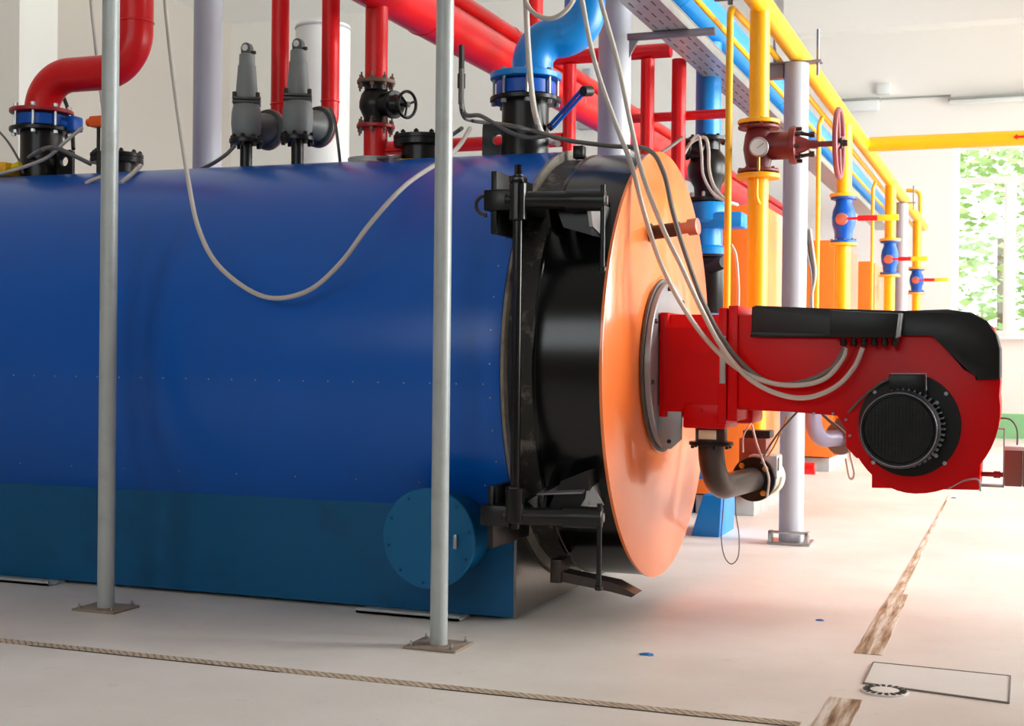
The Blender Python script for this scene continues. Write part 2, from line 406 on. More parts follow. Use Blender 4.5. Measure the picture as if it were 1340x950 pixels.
# ------------------------------------------------------------ the big boiler
YA, ZA, RJ = 7.3, 1.3, 1.187
bo = thing('boiler', 'large horizontal blue boiler drum with black front ring and round orange door', 'boiler', (-5, YA, 0))
XE = -2.36
bm = B()
lathe(bm, [(RJ - .06, 0), (RJ, .004), (RJ, 4.2), (RJ - .0035, 4.203), (RJ, 4.208), (RJ, 6.0), (0, 6.0)], (XE, YA, ZA), (-1, 0, 0), 128, cap=False)
ring(bm, (XE, YA, ZA), (-1, 0, 0), RJ - .05, .5, .02, 64)
jk = obj('jacket', bm, 'jacket_blue', bo)
bm = B(); box(bm, (-8.3, 6.37, .02), (-2.375, 8.23, .66)); obj('plinth', bm, 'base_teal', bo)
bm = B(); box(bm, (-2.374, 6.37, .02), (-2.36, 8.23, .50)); obj('plinth_end_plate', bm, 'end_metal', bo, label='bare metal end plate of the plinth')
# rivets along the seam and near the jacket edge
def jp(z, x, up=-1):  # on the near side of the jacket
    dz = z - ZA; return V((x, YA - math.sqrt(RJ ** 2 - dz * dz), z))
def rivet(p):
    n = V((0, p.y - YA, p.z - ZA)).normalized(); bolt(p, n, .0045, .006, 'steel', jk, 'rivet')
for k in range(26): rivet(jp(1.2, -2.45 - .142 * k))
for dg in range(-32, 34, 8):
    t = math.radians(dg); rivet(V((XE - .055, YA - RJ * math.cos(t), ZA + RJ * math.sin(t))))
for k in range(9): rivet(jp(.69, -2.5 - .36 * k))
# front ring, door drum, orange plate
bm = B(); lathe(bm, [(1.14, .0), (1.14, .03), (1.135, .17)], (XE + .001, YA, ZA), (1, 0, 0), 96); obj('worn_collar', bm, 'worn_collar', bo)
bm = B(); ring(bm, (XE + .002, YA, ZA), (1, 0, 0), RJ + .006, RJ - .05, .016, 96); obj('worn_rim', bm, 'worn_rim', bo)
bm = B(); lathe(bm, [(1.1, 0), (1.163, .004), (1.163, .018), (1.157, .022), (1.157, .34), (1.1, .342)], (-2.21, YA, ZA), (1, 0, 0), 128)
dd = obj('door_drum', bm, 'black_gloss', bo)
bm = B(); lathe(bm, [(1.163, 0), (1.166, .003), (1.166, .016), (1.163, .018), (.49, .018), (.485, .026), (.45, .026)], (-1.868, YA, ZA), (1, 0, 0), 128); dp = obj('door_plate', bm, 'door_orange', bo)
# hinges
def hinge(zc, top):
    bm = B()
    box(bm, (-2.40, 5.97, zc - .05), (-2.25, 6.5, zc + .05), .008)                   # bracket off the ring
    h = obj('hinge', bm, 'black_iron', bo)
    bm = B(); box(bm, (-2.37, 5.99, zc - .16), (-2.34, 6.5, zc + .14), .004); obj('gusset', bm, 'black_iron', h)
    bm = B(); cyl(bm, (-2.30, 6.0, zc), (-1.88, 6.12, zc), .042, 20, .006); obj('hinge_arm', bm, 'black_iron', h)
    bm = B(); cyl(bm, (-2.03, 6.09, zc), (-1.84, 6.13, zc), .052, 20, .006); obj('sleeve', bm, 'black_iron', h)
    bm = B(); cyl(bm, (-1.842, 6.13, zc), (-1.832, 6.132, zc), .022, 14); obj('washer', bm, 'steel', h, label='bright end washer of the hinge pin')
    bm = B(); prism(bm, [(-2.12, 0, zc + .03), (-1.92, 0, zc + .03), (-1.92, 0, zc - .16 if top else zc + .22), (-2.06, 0, zc - .12 if top else zc + .16)], 'y', 6.16, 6.6)
    obj('rib', bm, 'black_iron', h)
    for x in (-2.14, -1.93):
        bm = B(); s = 1 if not top else -1
        prism(bm, [(0, 6.1, zc), (0, 6.75, zc), (0, 6.55, zc + s * .2), (0, 6.16, zc + s * .12)], 'x', x, x + .018); obj('rib', bm, 'steel' if x > -2 else 'black_iron', h)
    bm = B(); cyl(bm, (-1.846, 6.1, zc + .07), (-1.846, 6.1, zc - .32), .0125, 12); lathe(bm, [(.016, 0), (.02, .004), (.02, .02), (.014, .026)], (-1.846, 6.1, zc - .34), (0, 0, 1), 12); obj('locking_pin', bm, 'black_iron', h)
    return h
h1 = hinge(2.08, True); h2 = hinge(.58, False)
q = [at(702, 648, Y=6.12), at(762, 646, Y=6.12), at(777, 631, Y=6.3), at(716, 639, Y=6.3)]
bm = B(); lo_ = [bm.verts.new(p) for p in q]; hi_ = [bm.verts.new(p + V((0, 0, .008))) for p in q]
bm.faces.new(lo_); bm.faces.new(hi_)
for k in range(4): bm.faces.new((lo_[k], lo_[(k + 1) % 4], hi_[(k + 1) % 4], hi_[k]))
obj('cover_plate', bm, 'strut_metal', h2, label='bright sloping cover plate')
bm = B(); a_, b_, c_ = at(760, 662, Y=6.14), at(790, 661, Y=6.14), at(776, 636, Y=6.14); prism(bm, [a_, b_, c_], 'y', 6.14, 6.15); obj('side_plate', bm, 'steel', h2)
bm = B(); a_, b_, c_ = at(690, 656, Y=6.12), at(703, 667, Y=6.12), at(703, 648, Y=6.12); prism(bm, [a_, b_, c_], 'y', 6.12, 6.13); obj('side_plate', bm, 'steel', h2)
bm = B(); cyl(bm, (-2.235, 6.0, .52), (-2.235, 6.0, 2.2), .024, 18, .004); cyl(bm, (-2.235, 6.0, .55), (-2.235, 6.0, .72), .046, 18, .006); cyl(bm, (-2.235, 6.0, 1.98), (-2.235, 6.0, 2.16), .044, 18, .006)
box(bm, (-2.27, 5.966, 2.16), (-2.2, 6.034, 2.19), .004); cyl(bm, (-2.235, 6.0, 2.18), (-2.235, 6.0, 2.245), .018, 6)
hb = obj('hinge_bar', bm, 'black_gloss', bo)
bm = B(); tube(bm, [(-2.40, 6.0, 2.09 + .035) , *[(-2.40 - .05 * math.sin(PI * k / 10), 6.0, 2.06 + .045 * math.cos(PI * k / 10)) for k in range(11)], (-2.40, 6.0, 2.0)], .009, 8); obj('lifting_eye', bm, 'dark_steel', bo)
# lower latch flap
bm = B(); prism(bm, [(-2.2, 0, .24), (-1.9, 0, .2), (-1.79, 0, .15), (-1.81, 0, .135), (-1.92, 0, .155), (-2.2, 0, .19)], 'y', 6.55, 6.68); box(bm, (-2.24, 6.54, .18), (-2.18, 6.7, .3), .004); obj('latch_flap', bm, 'dark_steel', bo)
# small latch on the top of the drum
bm = B(); box(bm, (-2.30, 7.02, 2.42), (-2.24, 7.08, 2.49), .006); obj('clamp', bm, 'black_iron', bo)
# sight port on the door
p0 = V((-1.85, 6.98, 2.0))
bm = B(); lathe(bm, [(.05, 0), (.05, .012), (.038, .016), (.038, .17)], p0, (1, -.12, .1), 24); sp = obj('sight_port', bm, 'port_brown', bo)
q = p0 + V((1, -.12, .1)).normalized() * .17
bm = B(); lathe(bm, [(.03, 0), (.03, .05), (.044, .05), (.044, .1), (.03, .104), (.0, .1)], q, (1, -.12, .1), 20); obj('end_cap', bm, 'copper_cap', sp, label='copper coloured end cap')
# manhole on the plinth
mc = at(563, 704, Y=6.09)
bm = B(); lathe(bm, [(.215, 0), (.215, .3)], (mc.x, 6.09, mc.z), (0, 1, 0), 40); mn = obj('manhole_neck', bm, 'base_teal', bo)
bm = B(); lathe(bm, [(.243, 0), (.248, .004), (.248, .022), (.244, .026)], (mc.x, 6.064, mc.z), (0, 1, 0), 56); mcv = obj('manhole_cover', bm, 'manhole_teal', bo)
bolts((mc.x, 6.062, mc.z), (0, -1, 0), .22, 10, .008, .014, 'base_teal', mcv, .2)
bm = B(); box(bm, (mc.x + .14, 6.045, mc.z - .04), (mc.x + .16, 6.064, mc.z + .03), .004); obj('handle', bm, 'steel', mcv)
for (xa, xb) in ((-3.2, -2.62), (-6.2, -5.15)):
    bm = B(); box(bm, (xa, 6.25, .004), (xb, 6.40, .016)); box(bm, (xa, 6.25, .004), (xb, 6.258, .03)); obj('base_rail', bm, 'galv_grey', bo)
# worn yellow smear on top
def nozzle(x, r, ztop, fl_r, name='nozzle', m='black_iron', lug=None):
    bm = B(); lathe(bm, [(r, 0), (r, ztop - 2.3)], (x, YA, 2.3), (0, 0, 1), 36); n = obj(name, bm, m, bo)
    bm = B(); lathe(bm, [(fl_r - .004, 0), (fl_r, .004), (fl_r, .024), (fl_r - .004, .028)], (x, YA, ztop - .028), (0, 0, 1), 44); f = obj('nozzle_flange', bm, m, bo)
    if lug:
        s = lug; bm = B(); box(bm, (x + s * (r - .01), YA - .012, 2.46), (x + s * (r + .13), YA + .012, 2.66), .004); L_ = obj('lifting_lug', bm, m, bo)
    return f
def lug(x, s, r, hz, zc, hc):
    # plate with a round hole through it
    x0, x1 = sorted((x + s * (r - .01), x + s * (r + .125))); z0_, z1_ = 2.44, hz
    cx, cz, hr = hc, zc, .032
    bm = B(); seg = 32; Y0, Y1 = YA - .014, YA + .014
    rings = []
    for y in (Y0, Y1):
        inn, out = [], []
        for k in range(seg):
            t = 2 * PI * k / seg; c, s_ = math.cos(t), math.sin(t)
            inn.append(bm.verts.new((cx + hr * c, y, cz + hr * s_)))
            kx = ((x1 - cx) / c if c > 0 else (x0 - cx) / c) if abs(c) > 1e-6 else 1e9
            kz = ((z1_ - cz) / s_ if s_ > 0 else (z0_ - cz) / s_) if abs(s_) > 1e-6 else 1e9
            d = min(kx, kz); out.append(bm.verts.new((cx + d * c, y, cz + d * s_)))
        rings.append((inn, out))
    (i0, o0), (i1, o1) = rings
    for k in range(seg):
        j = (k + 1) % seg
        for q in ((i0[k], i0[j], o0[j], o0[k]), (i1[k], o1[k], o1[j], i1[j]), (i0[k], i1[k], i1[j], i0[j]), (o0[k], o0[j], o1[j], o1[k])): bm.faces.new(q)
    obj('lifting_lug', bm, 'black_iron', bo)

XN1, XN2 = -6.1, -2.68
zf1 = at(60, 168, Y=YA).z; zf2 = at(693, 128, Y=YA).z
n1 = nozzle(XN1, .135, zf1, .205); n2 = nozzle(XN2, .135, zf2, .205)
lug(XN1, 1, .135, 2.66, 2.585, XN1 + .195); lug(XN2, -1, .135, 2.68, at(652, 183, Y=YA).z, at(652, 183, Y=YA).x)
# blind hatches on the crown
def hatch(x, zc, n):
    bm = B(); lathe(bm, [(.12, 0), (.12, zc - 2.3)], (x, YA, 2.3), (0, 0, 1), 32); h = obj('hatch_neck', bm, 'black_iron', bo)
    bm = B(); lathe(bm, [(.165, 0), (.168, .003), (.168, .028), (.165, .03), (.165, .036), (.168, .04), (.168, .06), (.16, .064), (.0, .066)], (x, YA, zc - .03), (0, 0, 1), 40); h = obj('hatch', bm, 'black_iron', bo)
    bolts((x, YA, zc + .035), (0, 0, 1), .145, n, .014, .03, 'black_iron', h, .2, .02)
hatch(at(153, 205, Y=YA).x, 2.585, 10); hatch(at(552, 182, Y=YA).x, 2.60, 10)
bm = B(); lathe(bm, [(.16, 0), (.16, .03)], (-3.64, YA, 2.478), (0, 0, 1), 40); obj('saddle_pad', bm, 'galv_grey', bo)
bm = B()
g = 24
vs = [[bm.verts.new((-3.66 + .38 * i / 10, YA - (RJ + .0012) * math.sin(.02 + .25 * j / 5), ZA + (RJ + .0012) * math.cos(.02 + .25 * j / 5))) for j in range(6)] for i in range(11)]
for i in range(10):
    for j in range(5):
        if random.random() < .55 and 2 < j: bm.faces.new((vs[i][j], vs[i + 1][j], vs[i + 1][j + 1], vs[i][j + 1]))
for q in [q for q in bm.verts if not q.link_faces]: bm.verts.remove(q)
obj('worn_patch', bm, 'yellow_patch', bo, label='worn yellow mark on the crown')
# orange sensor on the crown
p = at(124, 160, Y=7.1)
se = thing('pressure_sensor', 'small orange sensor head on a black stem above the blue boiler', 'sensor', (p.x, 7.1, 2.48))
bm = B(); cyl(bm, (p.x + .03, 7.1, 2.47), (p.x + .03, 7.1, p.z - .02), .012, 12); obj('stem', bm, 'cable_black', se)
bm = B(); box(bm, (p.x - .02, 7.06, p.z - .035), (p.x + .1, 7.14, p.z + .035), .012); cyl(bm, (p.x - .055, 7.1, p.z), (p.x - .02, 7.1, p.z), .026, 14, .004); obj('head', bm, 'sensor_orange', se)

# ------------------------------------------------------------ burner on the door
BY0, BY1 = 6.95, 7.62
def bp(u, v, Y=BY0): return at(u, v, Y=Y)
bu = thing('burner', 'large red burner with black cover and round fan motor bolted on the orange door', 'burner', (-1.84, YA, 1.3))
FC = V((-1.842, 7.26, 1.295))
bm = B(); ring(bm, FC, (1, 0, 0), .475, .2, .012, 72); obj('gasket_ring', bm, 'gasket', bu)
bm = B(); lathe(bm, [(.45, 0), (.455, .004), (.455, .03), (.45, .034), (.0, .034)], FC + V((.013, 0, 0)), (1, 0, 0), 72); mf = obj('mounting_flange', bm, 'flange_plate', bu)
bolts(FC + V((.05, 0, 0)), (1, 0, 0), .425, 8, .014, .02, 'dark_steel', mf, .2)
XA = bp(864, 470).x; XB = bp(951, 470).x
zt, zb = bp(905, 411).z, bp(905, 547).z
bm = B(); box(bm, (-1.79, BY0 + .02, zb), (XA + .035, BY1, zt + .01), .008); obj('throat_flange', bm, 'burner_red', bu)
bm = B()
for z0_, z1_, y0 in ((zb + .0, zt, BY0 + .01),):
    poly = [(0, y0 + .06, z1_), (0, y0, z1_ - .07), (0, y0, z0_ + .05), (0, y0 + .05, z0_), (0, BY1 - .05, z0_), (0, BY1, z0_ + .07), (0, BY1, z1_ - .07), (0, BY1 - .06, z1_)]
    prism(bm, poly, 'x', XA + .02, XB + .01)
zs = bp(905, 464).z
box(bm, (XA + .03, BY0 + .002, zs - .003), (XB, BY0 + .012, zs + .003))
th = obj('throat_housing', bm, 'burner_red', bu)
# gas neck under the throat
nL, nR = bp(893, 550).x, bp(949, 550).x; nb = bp(920, 561).z
bm = B(); box(bm, (nL, BY0 + .005, nb), (nR, BY0 + .36, zb + .08), .012); gn = obj('gas_neck', bm, 'burner_red', bu)
bolt(bp(917, 537) + V((0, .0, 0)), (0, -1, 0), .009, .014, 'burner_red', gn); bolt(bp(941, 537), (0, -1, 0), .009, .014, 'burner_red', gn)
# bracket ear at lower left of the flange
e0 = bp(858, 540); bm = B(); prism(bm, [(e0.x, 0, zb + .06), (bp(890, 540).x, 0, zb + .06), (bp(890, 540).x, 0, bp(880, 575).z), (bp(876, 590).x, 0, bp(876, 588).z), (bp(866, 590).x, 0, bp(866, 588).z), (e0.x, 0, bp(880, 570).z)], 'y', BY0 + .03, BY0 + .055, .004); obj('ear_plate', bm, 'flange_plate', bu)
bm = B(); cyl(bm, bp(874, 578) + V((0, .018, 0)), bp(874, 578) + V((0, .034, 0)), .011, 14); obj('bolt', bm, 'black_iron', bu)
# joint flange
xF0, xF1 = bp(938, 470).x, bp(966, 470).x
bm = B(); box(bm, (xF0 + .01, BY0 - .015, zb - .03), (xF0 + .055, BY1 + .015, bp(950, 403).z), .005); box(bm, (xF0 + .06, BY0 - .012, zb - .01), (xF1, BY1 + .012, bp(960, 400).z), .005); obj('joint_flange', bm, 'burner_red', bu)
bm = B(); box(bm, (bp(943, 470).x, BY0 - .028, bp(946, 502).z), (bp(951, 470).x, BY0 - .016, bp(946, 440).z), .003); obj('hinge_strip', bm, 'steel', bu, label='bright metal hinge strip')
# duct + volute casing outline (XZ), pulled along Y
xd0 = bp(964, 470).x; VC = bp(1199, 548)
zt2, zb2 = bp(1040, 412).z, bp(1040, 538).z
out = [(xd0, zt2), (xd0, zb2), (bp(1098, 541).x, bp(1098, 541).z)]
cx, cz = bp(1197, 535).x, bp(1197, 535).z
Rx, Rz = bp(1309, 535).x - cx, cz - bp(1197, 646).z
for k in range(0, 25):       # from the lower left round the bottom to the right side
    t = math.radians(200 + k * (170 / 24)); rx = Rx if t > 1.5 * PI else (cx - bp(1106, 535).x) * (1 + .0 * t)
    out.append((cx + rx * math.cos(t), cz + Rz * math.sin(t)))
out += [(bp(1309, 500).x, bp(1309, 500).z), (bp(1308, 452).x, bp(1308, 452).z), (bp(1300, 428).x, bp(1300, 428).z), (bp(1283, 414).x, bp(1283, 414).z), (bp(1255, 407).x, bp(1255, 407).z), (bp(1220, 406).x, zt2 + .02)]
bm = B(); prism(bm, [(x, 0, z) for x, z in out], 'y', BY0, BY1, .012); cs = obj('fan_casing', bm, 'burner_red', bu)
# raised panel edge and bottom foot
bm = B(); prism(bm, [(bp(1139, 612).x, 0, bp(1139, 612).z), (bp(1139, 640).x, 0, bp(1139, 640).z), (bp(1281, 643).x, 0, bp(1281, 643).z), (bp(1284, 590).x, 0, bp(1284, 590).z), (bp(1240, 600).x, 0, bp(1240, 600).z)], 'y', BY0 + .06, BY1 - .05, .008); obj('foot', bm, 'burner_red', bu)
bm = B(); tube(bm, smooth([bp(1240, 640, BY0 + .04), bp(1258, 630, BY0 + .03), bp(1272, 627, BY0 + .03), bp(1281, 629, BY0 + .03), bp(1283, 643, BY0 + .03)], 5), .0045, 8); obj('foot_rim', bm, 'flange_plate', bu)
bm = B(); prism(bm, [(bp(1106, 585).x, 0, bp(1106, 585).z), (bp(1106, 560).x, 0, bp(1106, 560).z), (bp(1150, 560).x, 0, bp(1150, 560).z), (bp(1150, 600).x, 0, bp(1150, 600).z), (bp(1120, 600).x, 0, bp(1120, 600).z)], 'y', BY0 + .02, BY0 + .3, .006); obj('side_boss', bm, 'burner_red', bu)
# black top cover
def pp(lst): return [(bp(u, v).x, 0, bp(u, v).z) for u, v in lst]
bm = B(); prism(bm, pp([(984, 438), (985, 402), (990, 400), (1090, 404), (1182, 407), (1240, 405), (1272, 409), (1292, 420), (1304, 437), (1309, 456), (1309, 496), (1277, 497), (1276, 487), (1262, 484), (1222, 437)]), 'y', BY0 - .03, BY1 + .02, .01); obj('top_cover', bm, 'black_plastic', bu)
bm = B(); prism(bm, pp([(983, 441), (984, 434), (1092, 437), (1092, 442)]), 'y', BY0 - .036, BY0 - .01, .003); obj('cover_lip', bm, 'black_plastic', bu)
bm = B(); prism(bm, pp([(1091, 442), (1091, 407), (1180, 411), (1176, 443)]), 'y', BY0 - .14, BY0 - .03, .008); cb = obj('control_box', bm, 'black_plastic', bu)
bm = B(); prism(bm, pp([(1179, 411), (1183, 411), (1180, 441), (1175, 443)]), 'y', BY0 - .145, BY0 - .03, .002); obj('side_cover', bm, 'flange_plate', cb)
for k in range(6):
    q = bp(1104 + 13.5 * k, 444, BY0 - .09); bm = B(); lathe(bm, [(.014, 0), (.014, .014), (.018, .016), (.018, .03), (.012, .04)], q + V((0, 0, .006)), (0, 0, -1), 12); obj('cable_gland', bm, 'black_plastic', cb)
# motor plate + motor
MC = bp(1188, 562)
bm = B()
pl = [(MC.x + .235 * math.cos(math.radians(t)), 0, MC.z + .02 + .235 * math.sin(math.radians(t))) for t in range(0, 360, 6)]
MPc = bp(1190, 556); rpl = abs(bp(1258, 556).x - MPc.x)
pl = [(MPc.x + rpl * math.cos(math.radians(t)), 0, MPc.z + rpl * 1.04 * math.sin(math.radians(t))) for t in range(0, 360, 6)]
prism(bm, pl, 'y', BY0 - .022, BY0 + .01, .003); prism(bm, pp([(1166, 512), (1166, 490), (1211, 490), (1214, 520)]), 'y', BY0 - .12, BY0 - .0, .006)
mp = obj('motor_plate', bm, 'motor_black', bu)
bm = B(); tube(bm, [bp(1165, 489, BY0 - .125), bp(1212, 489, BY0 - .125), bp(1212, 511, BY0 - .125)], .0035, 8); obj('terminal_rim', bm, 'flange_plate', mp)
rot_ = Matrix.Rotation(0, 3, 'X')
mo = V((MPc.x - .018, BY0 - .02, MPc.z - .01)); rm = abs(bp(1230, 562, BY0 - .26).x - bp(1123, 562, BY0 - .26).x) / 2
mo2 = V((at(1176, 562, Y=BY0 - .26).x, BY0 - .26, at(1176, 562, Y=BY0 - .26).z))
ax = V((0, -1, 0))
bm = B(); lathe(bm, [(rm * .93, 0), (rm * .93, .2)], (mo2.x, BY0 - .02, mo2.z), ax, 48); mt = obj('motor', bm, 'motor_black', bu)
bm = B(); lathe(bm, [(rm * .96, 0), (rm, .004), (rm, .09), (rm * .98, .108), (rm * .9, .12), (rm * .86, .122), (rm * .84, .112), (0, .112)], (mo2.x, BY0 - .16, mo2.z), ax, 56); fc = obj('fan_cowl', bm, 'motor_black', mt)
bm = B(); tube(bm, [(mo2.x + rm * .93 * math.cos(2 * PI * k / 64), BY0 - .281, mo2.z + rm * .93 * math.sin(2 * PI * k / 64)) for k in range(64)], .0035, 8, True); obj('cowl_rim', bm, 'fin_metal', mt)
bm = B(); Rg = rm * .84
for k in range(-9, 10):
    a_ = k * Rg / 10; l_ = math.sqrt(Rg * Rg - a_ * a_)
    box(bm, (mo2.x - l_, BY0 - .279, mo2.z + a_ - .0015), (mo2.x + l_, BY0 - .275, mo2.z + a_ + .0015)); box(bm, (mo2.x + a_ - .0015, BY0 - .28, mo2.z - l_), (mo2.x + a_ + .0015, BY0 - .276, mo2.z + l_))
obj('fan_grille', bm, 'black_plastic', mt)
bm = B()
for k in range(44):
    t = 2 * PI * k / 44; c, s = math.cos(t), math.sin(t)
    b2 = B(); box(b2, (rm * .9, -.165, -.003), (rm * 1.03, -.03, .003)); bmesh.ops.transform(b2, matrix=Matrix.Translation((mo2.x + .01, BY0, mo2.z)) @ Matrix.Rotation(t, 4, 'Y'), verts=b2.verts)
    me = bpy.data.meshes.new('t'); b2.to_mesh(me); b2.free(); bm.from_mesh(me); bpy.data.meshes.remove(me)
obj('cooling_fins', bm, 'fin_metal', mt)
for u, v in ((1176, 502), (1145, 513), (1238, 515), (1226, 527), (1143, 605), (1236, 606), (1225, 596), (1222, 566)):
    q = bp(u, v, BY0 - .022); bolt(q, (0, -1, 0), .011, .018, 'flange_plate', mp)
# side cable conduit on the plate
bm = B(); tube(bm, smooth([bp(1110, 540, BY0 - .03), bp(1128, 521, BY0 - .04), bp(1150, 503, BY0 - .06), bp(1168, 494, BY0 - .08)], 5), .006, 8); obj('motor_cable', bm, 'cable_dark', bu)
for u, v in ((1107, 549), (1065, 541), (1090, 541), (1112, 570)): bolt(bp(u, v, BY0 - .003), (0, -1, 0), .007, .012, 'flange_plate', cs)
# damper actuator on the far end
bm = B()
a0, a1 = at(1297, 560, Y=7.35), at(1314, 637, Y=7.35)
box(bm, (-.2, 7.3, a0.z - .004), (a1.x, 7.4, a0.z + .002)); box(bm, (-.2, 7.3, a1.z), (a1.x, 7.4, a1.z + .008)); box(bm, (a1.x - .006, 7.3, a1.z), (a1.x, 7.4, a0.z)); obj('actuator_bracket', bm, 'flange_plate', bu)
q = at(1305, 621, Y=7.33); bm = B(); cyl(bm, (-.2, 7.33, q.z), (a1.x + .03, 7.33, q.z), .012, 12); lathe(bm, [(.018, 0), (.018, .02)], (-.12, 7.33, q.z), (1, 0, 0), 8); lathe(bm, [(.018, 0), (.018, .012)], (a1.x - .03, 7.33, q.z), (1, 0, 0), 8); obj('damper_shaft', bm, 'deep_red', bu)
q0, q1 = at(1315, 588, Y=7.35), at(1346, 636, Y=7.35)
bm = B(); box(bm, (q0.x, 7.28, q1.z), (q1.x - .03, 7.5, q0.z), .006); ab = obj('actuator', bm, 'box_brown', bu)
bm = B(); box(bm, (q1.x - .029, 7.27, q1.z), (q1.x + .06, 7.5, q0.z), .006); obj('actuator_side', bm, 'cable_dark', ab)
bm = B(); box(bm, (q0.x - .004, 7.275, q0.z), (q1.x + .06, 7.5, q0.z + .02), .004); obj('actuator_lid', bm, 'lamp_white', ab)
# red apron under the duct
bm = B(); box(bm, (bp(945, 540, 7.3).x, 7.25, bp(945, 553, 7.3).z), (bp(988, 540, 7.3).x, 7.55, zb2 + .02), .02); obj('lower_boss', bm, 'burner_red', bu)

# ------------------------------------------------------------ gas supply under the burner
nx = (nL + nR) / 2; ny = BY0 + .19
ge = thing('gas_elbow', 'dark steel pipe elbow with black flange under the red burner throat', 'pipe elbow', (nx, ny, nb))
zfl = bp(925, 579, ny).z
bm = B(); cyl(bm, (nx, ny, nb - .004), (nx, ny, zfl + .006), .085, 28); obj('collar', bm, 'dark_steel', ge)
bm = B(); box(bm, (nx - .05, ny - .0905, zfl + .022), (nx + .045, ny - .083, nb - .012), .002); obj('tag_plate', bm, 'cream', ge)
bm = B(); lathe(bm, [(.115, 0), (.118, .003), (.118, .017), (.115, .02)], (nx, ny, zfl - .014), (0, 0, 1), 36); gf = obj('flange', bm, 'black_iron', ge)
bolts((nx, ny, zfl - .02), (0, 0, 1), .1, 8, .01, .02, 'black_iron', gf, .4)
DF = at(986, 627, Y=7.86)
bm = B(); path = fillet([(nx, ny, zfl - .014), (nx, ny, DF.z), (DF.x, DF.y, DF.z)], .27, 14); tube(bm, path, .07, 28); obj('pipe', bm, 'dark_steel', ge)
dirn = (DF - V((nx, ny, DF.z))).normalized()
gv = thing('gas_valve', 'aluminium gas valve with round black flange and brass bolts below the burner', 'gas valve', DF)
bm = B(); lathe(bm, [(.126, 0), (.13, .004), (.13, .026), (.126, .03)], DF - dirn * .01, dirn, 40); vf = obj('flange', bm, 'black_iron', gv)
bolts(DF - dirn * .014, -dirn, .1, 4, .018, .02, 'brass', vf, .7)
bm = B(); cyl(bm, DF + dirn * .02, DF + dirn * .2, .1, 28, .01); q = DF + dirn * .11; box(bm, (q.x - .05, q.y - .09, q.z), (q.x + .12, q.y + .09, q.z + .14), .012); obj('body', bm, 'alu', gv)
q = DF + dirn * .14; bm = B(); box(bm, (q.x + .03, q.y - .11, q.z + .05), (q.x + .12, q.y - .08, q.z + .13), .006); obj('coil_plug', bm, 'cable_black', gv)
bm = B(); lathe(bm, [(.11, 0), (.115, .01), (.115, .05), (.1, .06)], DF + dirn * .2, dirn, 30); obj('end_ring', bm, 'cream', gv)
q = DF + dirn * .2; g0, g1 = at(970, 606, Y=q.y), at(1006, 573, Y=q.y)
ac = thing('valve_actuator', 'brown actuator box with black lid standing on the gas valve', 'actuator', ((g0.x + g1.x) / 2, q.y, g0.z))
bm = B(); box(bm, (g0.x, q.y - .08, g0.z - .02), (g1.x, q.y + .08, g1.z), .008); ax_ = obj('housing', bm, 'box_brown', ac)
bm = B(); box(bm, (g0.x + .02, q.y - .07, g1.z), (g1.x + .02, q.y + .07, g1.z + .045), .006); obj('lid', bm, 'cable_black', ac)
bm = B(); box(bm, (g0.x + .015, q.y - .06, g0.z - .12), (g1.x - .01, q.y + .06, g0.z - .02), .006); obj('bracket', bm, 'alu', ac)

# ------------------------------------------------------------ foreground posts
def post(u, v, ut, r, lb):
    b = at(u, v, Z=0); t = thing('support_post', lb, 'post', (b.x, b.y, 0), None)
    bm = B(); cyl(bm, (b.x, b.y, .012), (b.x, b.y, 8.19), r, 32); obj('pole', bm, 'galv_grey', t)
    bm = B(); box(bm, (b.x - .13, b.y - .11, .0), (b.x + .13, b.y + .11, .012), .002); bpz = obj('base_plate', bm, 'rust_plate', t)
    for sx in (-1, 1):
        for sy in (-1, 1): bolt((b.x + sx * .1, b.y + sy * .085, .018), (0, 0, 1), .009, .016, 'steel', bpz, 'bolt', .02)
    return t
post(138.5, 797, 147, .044, 'thin grey floor post with square base plate before the far end of the blue drum')
post(574, 846, 591, .0405, 'thin grey floor post with rusty base plate before the round blue manhole cover')

# ------------------------------------------------------------ columns
def column(x, y, r, z1, lb, foot=True, fork=False):
    t = thing('column', lb, 'column', (x, y, 0), None)
    bm = B(); cyl(bm, (x, y, .02), (x, y, z1), r, 36); obj('shaft', bm, 'column_grey', t)
    if foot:
        bm = B(); box(bm, (x - .15, y - .13, 0), (x + .15, y + .13, .02), .003); f = obj('base_plate', bm, 'steel', t)
        for s in (-1, 1):
            bm = B(); box(bm, (x + s * .13 - .012, y - .15, .021), (x + s * .13 + .012, y - .05, .10), .004); obj('clamp_leg', bm, 'steel', f)
        bm = B(); box(bm, (x - .14, y - .15, .085), (x + .14, y - .13, .105), .004); obj('clamp_bar', bm, 'steel', f)
    if fork:
        bm = B(); box(bm, (x - .2, y - .06, z1), (x + .18, y + .06, z1 + .012), .002); box(bm, (x - .21, y - .04, z1 - .1), (x - r, y + .04, z1), .003)
        fk = obj('pipe_bracket', bm, 'strut_metal', t)
        for s in (-.16, .15):
            bm = B(); cyl(bm, (x + s, y, z1 - .09), (x + s, y, z1 + .24), .011, 10); obj('stud', bm, 'strut_metal', fk)
    return t
XH = -1.54
cb_ = at(1035, 711, Z=0); zc1 = at(1040, 84, Y=cb_.y).z
column(cb_.x, cb_.y, .088, zc1, 'pale grey column carrying the yellow pipe behind the red burner', True, True)
column(XH, 19.2, .085, zc1, 'most distant pale grey column under the end of the yellow pipe', True, True)
p = at(271, 200, Y=9.2); column(p.x, 9.2, .113, 8.19, 'thick grey column rising behind the boiler near the red elbow pipe', True)
p = at(804, 120, Y=8.9); column(p.x, 8.9, .112, 8.19, 'thick grey column behind the orange door holding the cable tray bracket', True)
xc2 = p.x

